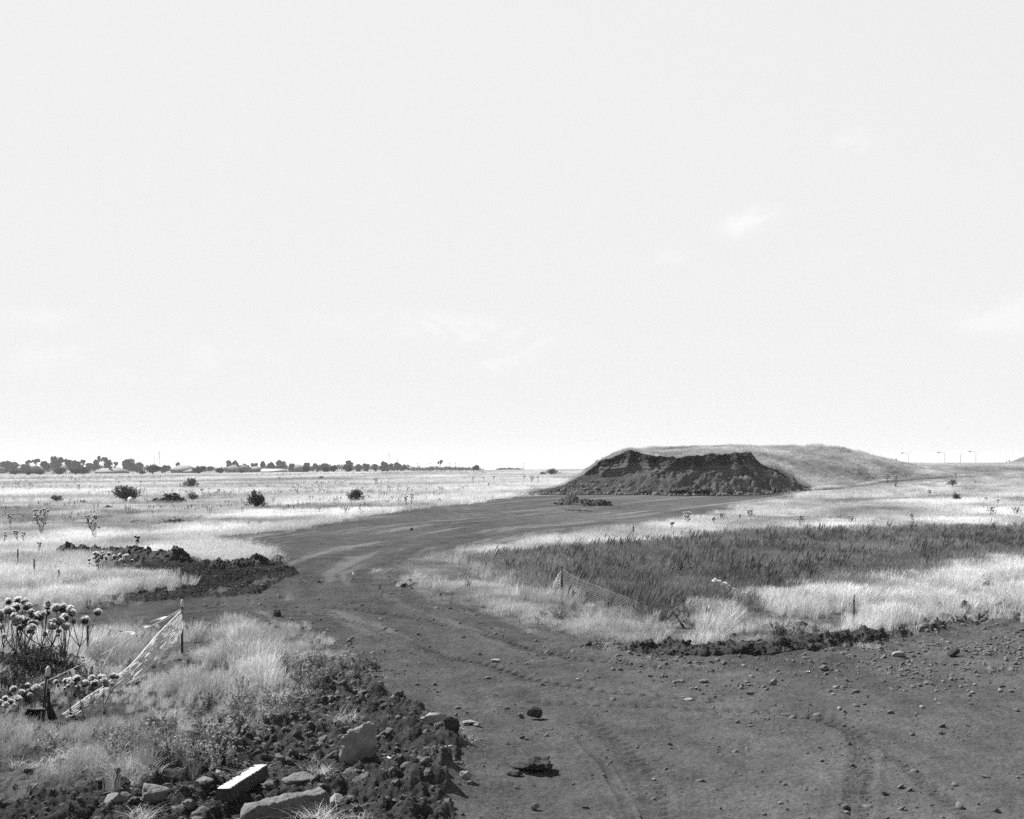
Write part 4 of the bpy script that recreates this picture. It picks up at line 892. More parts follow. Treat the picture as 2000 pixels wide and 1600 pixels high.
# ------------------------------------------------------------------ pylons, lamps, signs on the skyline
def pylon(px, top, w, y, label):
    gx = (px - CX) / F * y; z0 = float(H0(gx, y)); Hh = CH - (top - HY) / F * y - z0; W = w * y / F; o = empty('pylon', (gx, y, z0), label=label, cat='pylon'); mb = MB(); t = .06 * y / 1500
    cs = [(-1, -1), (1, -1), (1, 1), (-1, 1)]
    for (a, b) in cs: mb.tube([(a * W / 2, b * W / 2, 0), (a * W * .12, b * W * .12, Hh * .6), (a * W * .05, b * W * .05, Hh)], t, 4)
    n = 8
    for i in range(n):
        z1, z2 = Hh * i / n, Hh * (i + 1) / n
        w1, w2 = [W / 2 * (1 - .76 * min(z_ / (Hh * .6), 1)) for z_ in (z1, z2)]
        for s_ in (-1, 1): mb.tube([(-w1 * s_, -w1, z1), (w2 * s_, -w2, z2)], t * .6, 3); mb.tube([(-w1 * s_, w1, z1), (w2 * s_, w2, z2)], t * .6, 3)
    ob('mast', mb.mesh('mast', M_metal), o)
    for f in (.72, .84, .95):
        c = MB(); L = W * .8 * (1.1 - .3 * f); c.tube([(-L, 0, Hh * f), (0, 0, Hh * f + .5), (L, 0, Hh * f)], t, 4); c.tube([(-L, 0, Hh * f), (L, 0, Hh * f)], t * .7, 4); ob('cross_arm', c.mesh('cross_arm', M_metal), o)
pylon(311, 882, 4.5, 1300, 'tall lattice pylon above the roofs, right one of the left pair')
pylon(301, 890, 3.5, 1600, 'smaller faint lattice pylon, left one of the left pair')
pylon(760, 885, 4, 1400, 'lattice pylon rising from the middle of the far wood')
pylon(776, 894, 3, 1700, 'faint short pylon just right of the wood pylon')
pylon(1876, 887, 3, 1500, 'faint pylon between the street lamps on the right')
pylon(1733, 895, 2.5, 1700, 'faint pylon beside the right foot of the mound')
def lamp(px, top, y, label, flip=1):
    gx = (px - CX) / F * y; z0 = float(H0(gx, y)); Hh = CH - (top - HY) / F * y - z0; L = 11.5 * y / F
    o = empty('street_lamp', (gx, y, z0), label=label, cat='street lamp', group='street lamps on the right skyline'); mb = MB(); mb.tube([(0, 0, -.5), (0, 0, Hh * .6), (0, 0, Hh - .7)], [.09, .08, .06], 8); ob('pole', mb.mesh('pole', M_metal), o)
    a = MB(); a.tube([(0, 0, Hh - .7), (-.3, 0, Hh - .25), (-L * .5, 0, Hh - .05), (-L + .4, 0, Hh)], [.06, .05, .045, .045], 6); ob('arm', a.mesh('arm', M_metal), o)
    h_ = MB(); h_.tube([(-L + .5, 0, Hh), (-L + .2, 0, Hh + .02), (-L - .4, 0, Hh - .03), (-L - .6, 0, Hh - .05)], [.1, .2, .22, .08], 8); ob('lamp_head', h_.mesh('lamp_head', M_steel), o)
lamp(1774, 885, 620, 'street lamp nearest the mound on the right skyline'); lamp(1845, 884, 600, 'middle street lamp of three on the right skyline'); lamp(1906, 882, 580, 'street lamp farthest right on the skyline')
def signpost(px, top, w, h, y, label, hole=False):
    gx = (px - CX) / F * y; z0 = float(H0(gx, y)); zt = CH - (top - HY) / F * y; W, Hb = w * y / F, h * y / F; o = empty('sign_post', (gx, y, z0), label=label, cat='sign')
    mb = MB(); mb.tube([(0, 0, -.3), (0, 0, zt - z0 - .1)], .09, 6); ob('post', mb.mesh('post', M_steel), o)
    b = MB(); b.box((0, -.08, zt - z0 - Hb / 2), (W, .06, Hb)); b.box((0, -.12, zt - z0 - Hb / 2), (W * .8, .02, Hb * .8)); ob('panel', b.mesh('panel', M_steel), o)
signpost(1750, 896, 2.6, 6, 420, 'dark sign on a post right of the mound foot')
signpost(1966, 901, 2.0, 3, 420, 'short dark marker post near the right edge, left of two')
signpost(1971, 899, 2.0, 4, 420, 'short dark marker post near the right edge, right of two')
def farhill():
    y = 520; xs = np.linspace((1962 - CX) / F * y, (2260 - CX) / F * y, 60); ys = np.linspace(y - 18, y + 40, 30); X, Y = np.meshgrid(xs, ys); t = (X - xs[0]) / (xs[-1] - xs[0])
    Z = H0(X, Y) - .4 + 7.5 * np.sin(np.clip(t, 0, 1) * np.pi) ** .8 * np.exp(-((Y - y - 5) / 18) ** 2) + .3 * fbm2(X * .2, Y * .2, 3, 2)
    n, m = X.shape; i = np.arange(n - 1)[:, None] * m + np.arange(m - 1)[None]
    o = ob('spoil_mound', mesh_np('spoil_mound', np.stack([X, Y, Z], -1).reshape(-1, 3), np.stack([i, i + 1, i + m + 1, i + m], -1).reshape(-1, 4), M_cut, {'tone': (.12 + 0 * X).ravel()}, True)); tag(o, 'distant dark spoil mound cut off by the right edge of the picture', 'mound')
farhill()
def far_bank():
    y = 1250; xs = np.linspace((935 - CX) / F * y, (1040 - CX) / F * y, 60); ys = np.linspace(y - 30, y + 60, 24); X, Y = np.meshgrid(xs, ys); t = (X - xs[0]) / (xs[-1] - xs[0])
    Z = H0(X, Y) - 1 + 7.0 * np.sin(np.clip(t, 0, 1) * np.pi) * np.exp(-((Y - y - 10) / 26) ** 2); n, m = X.shape; i = np.arange(n - 1)[:, None] * m + np.arange(m - 1)[None]
    o = ob('hill', mesh_np('hill', np.stack([X, Y, Z], -1).reshape(-1, 3), np.stack([i, i + 1, i + m + 1, i + m], -1).reshape(-1, 4), M_ground, {'tone': (.5 + 0 * X).ravel()}, True)); tag(o, 'faint pale embankment on the horizon left of the skyline bush', 'hill', kind='structure')
far_bank()
# power poles along the thinning wood
for i, px in enumerate((815, 840, 878, 890, 1022)):
    y = 800; gx = (px - CX) / F * y; z0 = float(H0(gx, y)); o = empty('power_pole', (gx, y, z0), label='thin wooden power pole on the far horizon, %s from the left' % ordn[i], cat='power pole', group='power poles on the far horizon')
    Hh = CH - (903 - HY) / F * y - z0; mb = MB(); mb.tube([(0, 0, 0), (0, 0, Hh)], [.16, .12], 6); ob('pole', mb.mesh('pole', M_bark), o); c = MB(); c.box((0, 0, Hh - .6), (2.2, .12, .14)); ob('cross_arm', c.mesh('cross_arm', M_bark), o)

# ------------------------------------------------------------------ tyre pile
def tyres():
    mb = MB(); n, k = 30, 12; V = []
    for i in range(n):
        a = 2 * math.pi * i / n
        for j in range(k):
            b = 2 * math.pi * j / k; c, s_ = math.cos(b), math.sin(b); q = (abs(c) ** 3 + abs(s_) ** 3) ** (-1 / 3)
            rr = .25 + .085 * c * q + (.01 if (i % 2 and c > .6) else 0); V.append((math.cos(a) * rr, math.sin(a) * rr, s_ * q * .095))
    mb.add(V, [(i * k + j, ((i + 1) % n) * k + j, ((i + 1) % n) * k + (j + 1) % k, i * k + (j + 1) % k) for i in range(n) for j in range(k)])
    me = mb.mesh('tyre', M_tyre, True)
    y = gp(330, 983)[1]; z0 = float(H0(-36, y))
    L = [(303,979,.9,'upright and apart at the far left of the pile'),(310,980,.2,'lying flat at the left end of the pile'),(318,978,.7,'leaning at the left side of the pile'),(324,980,.2,'low in front of the pile on the left'),(332,979,.3,'low in front of the middle of the pile'),(341,980,.15,'low in front of the pile, right of the middle'),(350,980,.4,'low at the right side of the pile'),(357,981,.9,'leaning at the right end of the pile'),
         (320,974,.15,'on the second layer at the left'),(328,973,.5,'tilted on the second layer left of the middle'),(337,973,.2,'on the second layer in the middle'),(345,974,.6,'tilted on the second layer right of the middle'),(352,975,.2,'on the second layer at the right'),(327,968,.2,'on top at the left of the pile'),(335,966,.1,'topmost in the middle of the pile'),(343,968,.3,'on top at the right of the pile')]
    for i, (px, py, tl, lb) in enumerate(L):
        o = ob('tyre', me); p = at(px, py, y + .3 * math.sin(i * 2)); o.location = (p.x, p.y, max(p.z, z0 + .1)); o.rotation_euler = (tl, .25 * math.sin(i * 3), i * 1.7 % .9 - .4); o.scale = (1.25,) * 3
        tag(o, 'black worn tyre ' + lb, 'tyre', 'tyres heaped in the grass')
tyres()
def bag():
    me, _, _ = rock_mesh('plastic_bag', M_white, 71, 3, (.75, .5, .75), amp=.4, f=1.5, planes=2); g_ = gp(259, 984); o = ob('plastic_bag', me); o.location = (g_[0], g_[1] - .4, float(H0(*g_)) + .25); tag(o, 'crumpled white sack in front of the large round bush', 'sack')
bag()
def stick():
    mb = MB(); y = 98.; mb.tube([at(469, 973, y), at(472, 978, y), at(476, 984, y)], [.05, .06, .05], 6); mb.tube([at(472, 978, y), at(470, 981, y)], [.04, .03], 6)
    tag(ob('plastic_sheet', mb.mesh('plastic_sheet', M_white)), 'scrap of white plastic hanging in grass left of the tall dark bush', 'plastic scrap')
stick()

# ------------------------------------------------------------------ posts, nets, bunting
def post(px, top, foot, label, w=.04, cap=None, lean=0, mat=M_steel, cat='post', name='fence_post', y=None):
    gx, gy = gp(px, foot); z0 = float(Hd(np.array([gx]), np.array([gy]))[0]); Hh = CH - (top - HY) / F * gy - z0
    o = empty(name, (gx, gy, z0), label=label, cat=cat); mb = MB()
    # star picket: three flanges
    for k in range(3):
        a = math.radians(90 + 120 * k); d = Vector((math.cos(a), math.sin(a), 0)) * w * .62; M = Matrix.Rotation(a, 3, 'Z'); c = Vector((0, 0, (Hh - .35) / 2)) + d * .5
        mb.box(c, (w * .62, w * .16, Hh + .35), M)
    s_ = ob('shaft', mb.mesh('shaft', mat), o)
    if cap:
        c = MB(); c.tube([(0, 0, Hh - .02), (0, 0, Hh + .01), (0, 0, Hh + .10), (0, 0, Hh + .14)], [w * .6, w * .8, w * .75, w * .35], 10); ob('cap', c.mesh('cap', M_cap), o)
    o.rotation_euler = (0, lean, 0); return o
PA = post(356, 1184, 1278, 'near steel picket with a pale cap holding the white net', .045, True)
PB = post(172, 1220, 1292, 'dark steel picket with a pale cap at the left end of the bunting', .05, True)
PC = post(84, 1318, 1410, 'leaning dark picket hung with black cloth beside the thistles', .05, True, .1)
PD = post(1097, 1106, 1176, 'tall dark picket holding the net in front of the dark weeds', .05)
post(1668, 1170, 1226, 'short stake in bright grass above the grey stone on the right', .045, True)
post(1336, 1192, 1228, 'leaning rusty stake beside the collapsed net on the right', .05, None, -.6)
post(1147, 1156, 1188, 'short dark stake behind the net in the weeds', .05)
post(1237, 1028, 1048, 'thin dark marker stake in the grass behind the dark weeds', .08)
post(115, 1113, 1146, 'tallest dark stake of three in the grass on the left', .055); post(67, 1092, 1122, 'middle stake of three in the grass on the left', .055); post(35, 1072, 1110, 'farthest left stake of three in the grass', .055)
post(352, 944, 954, 'small dark stake left of the loose grey bush', .12)

def cat_curve(pts, n):
    P = [Vector(p) for p in pts]; out = []
    for i in range(len(P) - 1):
        p0, p1, p2, p3 = P[max(i - 1, 0)], P[i], P[i + 1], P[min(i + 2, len(P) - 1)]
        for k in range(n):
            t = k / n; out.append(.5 * ((2 * p1) + (-p0 + p2) * t + (2 * p0 - 5 * p1 + 4 * p2 - p3) * t * t + (-p0 + 3 * p1 - 3 * p2 + p3) * t ** 3))
    out.append(P[-1]); return out
def net(top, bot, rows, cols, w, label, seed, crump=.03, wv=.5, mat=None):
    """a plastic barrier mesh between two edges, with real thickness"""
    A, B = cat_curve(top, 24), cat_curve(bot, 24); r = np.random.default_rng(seed)
    def S(u, v):
        i = min(u * (len(A) - 1), len(A) - 1.001); k = int(i); f = i - k; a = A[k].lerp(A[k + 1], f); b = B[k].lerp(B[k + 1], f); p = a.lerp(b, v)
        q = float(n2(np.array([u * 14. + seed]), np.array([v * 5.]), seed)[0]); q2 = float(n2(np.array([u * 30. + seed]), np.array([v * 9.]), seed + 1)[0])
        return p + Vector((q2 * crump * .5, q * crump * 2, (q + q2) * crump * .5))
    mb = MB(); fine = cols
    grid = [[S(i / fine, j / rows) for i in range(fine + 1)] for j in range(rows + 1)]
    for j in range(rows + 1): mb.tube(grid[j], w * (1.6 if j in (0, rows) else 1), 4, False)
    for i in range(fine + 1): mb.tube([grid[j][i] for j in range(rows + 1)], w * wv, 3, False)
    o = ob('barrier_net', mb.mesh('barrier_net', mat or M_net)); return tag(o, label, 'net')
ya = gp(356, 1278)[1]
def gz(px, py, dz=0): g_ = gp(px, py); return Vector((g_[0], g_[1], float(H0(*g_)) + dz))
net([at(354,1192,ya), at(330,1216,ya-.8), at(300,1248,ya-2), at(262,1292,ya-3.6), at(215,1330,ya-5), at(170,1362,ya-6.2), at(118,1400,ya-7.6)],
    [at(359,1222,ya+.05), at(347,1250,ya-.7), at(325,1272,ya-1.8), at(285,1308,ya-3.4), at(245,1346,ya-4.8), at(205,1380,ya-6.), at(150,1416,ya-7.4)], 11, 110, .0085, 'white plastic barrier net sagging from the near capped picket into the grass', 5, .035, .8)
yd = gp(1097, 1176)[1]
yn = [gp(1097,1176)[1], gp(1125,1183)[1], gp(1160,1190)[1], gp(1200,1199)[1], gp(1235,1208)[1], gp(1265,1214)[1]]
net([at(1099,1112,yn[0]-.03), at(1125,1128,yn[1]), at(1160,1143,yn[2]), at(1200,1158,yn[3]), at(1235,1172,yn[4]), at(1265,1186,yn[5])],
    [at(1100,1168,yn[0]-.03), at(1125,1178,yn[1]-.1), at(1160,1188,yn[2]-.2), at(1195,1197,yn[3]-.2), at(1230,1208,yn[4]-.2), at(1260,1216,yn[5]-.2)], 13, 40, .0055, 'pale barrier net stretched from the tall picket across the weeds', 6, .02, mat=M_net2)
net([at(1096,1116,yd+.05), at(1088,1128,yd+.3), at(1082,1142,yd+.5), at(1078,1160,yd+.6)], [at(1097,1170,yd+.05), at(1092,1172,yd+.3), at(1086,1174,yd+.4), at(1080,1176,yd+.6)], 9, 10, .008, 'short crumpled end of net left of the tall picket', 8, .04)
yc_ = gp(1322, 1226)[1]
net([at(1296,1222,yc_+.2), at(1305,1200,yc_), at(1322,1186,yc_-.05), at(1338,1186,yc_), at(1346,1200,yc_+.1)], [at(1298,1226,yc_-.2), at(1310,1222,yc_-.35), at(1324,1216,yc_-.4), at(1340,1218,yc_-.3), at(1350,1222,yc_-.1)], 16, 34, .006, 'collapsed lump of pale net beside the leaning rusty stake', 9, .05, mat=M_net2)
net([at(1396,1130,gp(1400,1170)[1]), at(1415,1138,gp(1400,1170)[1]), at(1440,1154,gp(1400,1170)[1])], [at(1392,1136,gp(1400,1170)[1]), at(1412,1146,gp(1400,1170)[1]), at(1436,1160,gp(1400,1170)[1])], 5, 26, .012, 'pale torn scrap of net caught in the middle of the dark weeds', 10, .05)

def bunting(pts, flags, label):
    o = empty('bunting', pts[0], label=label, cat='bunting'); P0 = Vector(pts[0]); cv = cat_curve([Vector(p) - P0 for p in pts], 16); mb = MB(); mb.tube(cv, .006, 5, False); ob('rope', mb.mesh('rope', M_rope), o)
    for (t, L, w, ax, dr, curl) in flags:
        i = min(int(t * (len(cv) - 1)), len(cv) - 3); a, b = cv[i], cv[i + 2]; d = (b - a).normalized(); n = 9; m = 5
        L *= 1.5; w *= 1.5; fl = MB(); V = []; ce = a.lerp(b, .5)
        dn = Vector((ax, .25, -dr)).normalized()
        for r_ in range(n + 1):
            s_ = r_ / n; wd = w * (1 - s_) + .004; off = dn * L * s_ + Vector((0, 0, 1)) * curl * L * s_ * s_ + Vector((0, 1, 0)) * .05 * math.sin(s_ * 6)
            for q in range(m + 1): V.append(tuple(ce + d * wd * (q / m - .5) + off + Vector((0, .02 * math.sin(q * 2 + s_ * 4), 0))))
        fl.add(V, [(r_ * (m + 1) + q, r_ * (m + 1) + q + 1, (r_ + 1) * (m + 1) + q + 1, (r_ + 1) * (m + 1) + q) for r_ in range(n) for q in range(m)])
        f_ = ob('flag', fl.mesh('flag', M_flag, True), o); f_.modifiers.new('thickness', 'SOLIDIFY').thickness = .002
    return o
yb_ = gp(172, 1292)[1]
bunting([at(174,1213,yb_), at(195,1223,yb_), at(225,1231,yb_+.2), at(262,1232,yb_+.5), at(290,1225,yb_+.8), at(318,1213,yb_+1), at(352,1194,ya)],
        [(.08, .05, .04, 0, 1, 0), (.27, .10, .06, .05, 1, 0), (.38, .03, .09, 0, 1, 0), (.52, .12, .06, .1, 1, 0), (.62, .20, .05, -.3, .9, 0), (.66, .24, .12, -1, -.3, -.3), (.74, .22, .07, .7, .9, .1)],
        'string of small white flags sagging between the two capped pickets')
bunting([at(353,1190,ya), at(318,1210,ya-.5), at(270,1237,ya-1.4), at(218,1268,ya-3), at(175,1290,ya-4.2), at(130,1312,ya-5.6), at(60,1345,ya-7), at(-20,1382,ya-8.4)],
        [(.12, .26, .13, -1, .05, -.25), (.30, .28, .12, -.9, -.5, -.4), (.42, .26, .12, -.5, .9, 0), (.53, .30, .13, -.9, .55, -.3), (.60, .34, .14, .1, 1, 0), (.68, .32, .13, .1, 1, 0), (.80, .34, .14, -1, .35, -.2), (.90, .36, .14, -.6, .8, -.2)],
        'string of white flags running from the near picket down to the left edge')
def cloth():
    y = gp(84, 1410)[1]; A = cat_curve([at(88,1345,y), at(100,1352,y), at(98,1372,y), at(80,1382,y), at(58,1384,y), at(48,1392,y)], 8); n = len(A); V = []
    for i, p in enumerate(A):
        for k in range(6): V.append(tuple(p + Vector((.06 * (k / 5 - .5) + .03 * math.sin(i * .7), .10 * math.sin(i * .4 + k * .6), -.05 * k * (1 + .8 * math.sin(i * .21))))))
    mb = MB(); mb.add(V, [(i * 6 + k, i * 6 + k + 1, (i + 1) * 6 + k + 1, (i + 1) * 6 + k) for i in range(n - 1) for k in range(5)]); o = ob('cloth', mb.mesh('cloth', M_blackcloth, True)); o.modifiers.new('thickness', 'SOLIDIFY').thickness = .006
    tag(o, 'torn black cloth draped from the leaning picket over the grass', 'cloth')
cloth()
def scrap(px, py, w, label, seed):
    g_ = gp(px, py); W = w * g_[1] / F; r = np.random.default_rng(seed); mb = MB(); n = 7; X, Y = np.meshgrid(np.linspace(-.5, .5, n), np.linspace(-.3, .3, n)); Z = .12 * fbm2(X * 4 + seed, Y * 4, 3, seed)
    V = np.stack([X, Y, np.abs(Z)], -1).reshape(-1, 3) * W; i = np.arange(n - 1)[:, None] * n + np.arange(n - 1)[None]; mb.add(V, np.stack([i, i + 1, i + n + 1, i + n], -1).reshape(-1, 4))
    o = ob('plastic_scrap', mb.mesh('plastic_scrap', M_white)); o.location = (*g_, float(Hd(np.array([g_[0]]), np.array([g_[1]]))[0]) + .03); o.rotation_euler = (r.uniform(-.3, .4), 0, r.uniform(0, 3)); o.modifiers.new('thickness', 'SOLIDIFY').thickness = .003; tag(o, label, 'litter')
scrap(632, 1288, 14, 'white scrap of plastic on the soil right of the near grass', 1); scrap(640, 1312, 16, 'pale torn paper beside the dark hollow of the left bank', 2); scrap(873, 1526, 18, 'pale curved chip lying on the soil right of the heap', 3); scrap(760, 1516, 14, 'white chip on top of the soil heap', 4); scrap(1835, 1376, 8, 'tiny white chip on the track at the right', 5)

# ------------------------------------------------------------------ thistles
def head_meshes():
    out = []
    for v in range(3):
        r = np.random.default_rng(v + 60); b = MB(); n, k = 7, 10; V = []                        # scaly bulb
        prof = [(0, .012), (.12, .55), (.3, .92), (.5, 1.0), (.7, .9), (.85, .72), (1, .6)]
        for i, (zz_, rr) in enumerate(prof):
            for j in range(k): a = 2 * math.pi * j / k; V.append((math.cos(a) * rr * .048 * (1 + .08 * ((i + j) % 2)), math.sin(a) * rr * .048 * (1 + .08 * ((i + j) % 2)), zz_ * .075))
        b.add(V, [(i * k + j, i * k + (j + 1) % k, (i + 1) * k + (j + 1) % k, (i + 1) * k + j) for i in range(n - 1) for j in range(k)])
        q = []                                                                                          # spiny bracts
        for i in range(46):
            a, t = r.uniform(0, 6.28), r.uniform(.1, .95); rr = .048 * (1 - abs(t - .5) ** 1.5); p = Vector((math.cos(a) * rr, math.sin(a) * rr, t * .075)); d = (Vector((math.cos(a), math.sin(a), .9))).normalized() * .028; s_ = Vector((-math.sin(a), math.cos(a), 0)) * .008
            q.append([p - s_, p + s_, p + d, p + d])
        for f_ in q: b.add([tuple(x_) for x_ in f_[:3]], [(0, 1, 2, 2)])
        f = MB(); m = 420; a = r.uniform(0, 6.28, m); e = r.uniform(.0, 1.75, m) ; R0, R1 = .02, .072 * r.uniform(.85, 1.15, m); d = np.stack([np.cos(a) * np.sin(e), np.sin(a) * np.sin(e), np.cos(e) * .8], 1)
        c0 = np.array([0, 0, .066]); p0 = c0 + d * R0; p1 = c0 + d * R1[:, None]; sd = np.stack([-np.sin(a), np.cos(a), 0 * a], 1) * .0045
        f.quads(np.stack([p0 - sd * .5, p0 + sd * .5, p1 + sd, p1 - sd], 1))
        bm_ = bmesh.new(); bmesh.ops.create_icosphere(bm_, subdivisions=2, radius=.032); vv = np.array([v_.co[:] for v_ in bm_.verts]); ff = np.array([[v_.index for v_ in q_.verts] for q_ in bm_.faces]); bm_.free(); vv[:, 2] *= .75
        f.add(vv + c0 + np.array([0, 0, .006]), ff)  # solid pale core added inside the down to reflect light and brighten it
        out.append((b.mesh('flower_head', M_bract, True), f.mesh('down', M_fluff)))
    return out
HM = head_meshes()
def thistle_proto(h, nh, spread, seed, zlo=.74, fluff=True, leafy=True, hs=1.0, stemw=.011):
    """stem mesh, leaf mesh and list of head placements for a plant h metres tall"""
    r = np.random.default_rng(seed + 3000); st = MB(); lf = MB(); heads = []; main = []
    nst = max(1, nh // 4)
    for s_ in range(nst):
        a = r.uniform(0, 6.28); q = spread * (r.uniform(.25, 1) if nst > 1 else .1); base = Vector((math.cos(a) * .06, math.sin(a) * .06, 0)); fork = Vector((math.cos(a) * q * .4, math.sin(a) * q * .4, h * r.uniform(.32, .6)))
        st.tube([base, base.lerp(fork, .5) + Vector((0, 0, .03)), fork], [stemw * 1.25, stemw, stemw * .8], 5, False)
        nb = max(1, round(nh / nst))
        for b in range(nb):
            a2 = r.uniform(0, 6.28); q2 = spread * .6 * r.uniform(.2, 1); tip = fork + Vector((math.cos(a2) * q2, math.sin(a2) * q2, 0)); tip.z = h * r.uniform(zlo, 1.0) if b else h
            st.tube([fork, fork.lerp(tip, .45) + Vector((math.cos(a2), math.sin(a2), 0)) * q2 * .18, tip], [stemw * .75, stemw * .6, stemw * .5], 5, False); heads.append((tip, r.uniform(.6, 1.3) * hs, Vector((math.cos(a2) * .35, math.sin(a2) * .35, 1))))
        for k in range(7 if leafy else 3):
            t = r.uniform(.05, .8); p = base.lerp(fork, t); a3 = r.uniform(0, 6.28); L = h * r.uniform(.10, .26) * (1.2 - t); d = Vector((math.cos(a3), math.sin(a3), r.uniform(-.9, .4))).normalized(); sd = d.cross(Vector((0, 0, 1))).normalized()
            n = 6; V = []
            for j in range(n + 1):
                tt = j / n; w = L * .16 * math.sin(min(tt * 1.2 + .15, 1) * math.pi) * (1 + .6 * (j % 2)); c = p + d * L * tt + Vector((0, 0, -.25 * L * tt * tt)); V += [tuple(c - sd * w), tuple(c + sd * w)]
            lf.add(V, [(2 * j, 2 * j + 1, 2 * j + 3, 2 * j + 2) for j in range(n)])
    return st.mesh('stem', M_stalk), lf.mesh('leaves', M_weed), heads
def thistle(px, py, h_px, label, proto, group=None, rz=None, y=None, ph=None):
    """proto = (stem, leaves, heads, height)"""
    gx, gy = gp(px, py); z0 = float(Hd(np.array([gx]), np.array([gy]))[0]); Hh = h_px * gy / F; s = Hh / proto[3]
    o = empty('thistle', (gx, gy, z0), random.uniform(0, 6) if rz is None else rz, label=label, cat='thistle', group=group)
    o.scale = (s, s, s); ob('stem', proto[0], o); ob('leaves', proto[1], o)
    for i, (p, hs, nrm) in enumerate(proto[2]):
        hb, hf = HM[i % 3]; k = (ph or 1.0) * hs / s ** .5
        a = ob('flower_head', hb, o); a.location = p; a.scale = (k, k, k); a.rotation_euler = nrm.to_track_quat('Z', 'Y').to_euler(); f_ = ob('down', hf, a)
    return o
def PR(h, nh, spread, seed, **kw): a = thistle_proto(h, nh, spread, seed, **kw); return (*a, h)
big = [PR(1.4, 12, .85, 1, zlo=.72), PR(1.3, 14, .9, 2, zlo=.72), PR(1.2, 9, .7, 3, zlo=.75)]
small = [PR(1.3, 10, .5, 10, hs=1.0, zlo=.6), PR(1.3, 24, .75, 11, hs=1.0, zlo=.5), PR(1.2, 6, .3, 12, hs=1.0)]
for px, py, h, lb, p, hs in [(30,1345,142,'tall white-headed thistle at the left edge behind the bunting',1,1.5),(66,1338,150,'tallest white-headed thistle of the near cluster',0,1.5),(100,1335,138,'broad thistle full of white heads in the near cluster, right of the tallest',1,1.5),(132,1330,130,'thistle at the right side of the near cluster with white heads',2,1.5),(-8,1350,140,'thistle with pale heads cut by the left edge',0,1.5),(60,1320,96,'lower thistle with dark heads inside the near cluster',2,1.2),(112,1318,96,'lower dark-headed thistle under the right of the near cluster',2,1.2),
                             (60,1412,66,'low thistle with drooping pale heads in front of the leaning picket',2,1.5),(138,1402,66,'low thistle with pale heads in front of the net, left part',0,1.4),(168,1408,76,'low thistle with dark heads in front of the net, middle',2,1.5),(206,1400,70,'thin leaning thistle with a single tip at the right of the low group',2,1.4),(20,1425,60,'low thistle at the left edge in front of the bunting',2,1.4)]:
    thistle(px, py, h, lb, big[p], 'large thistles in the near left corner', ph=hs * .68)
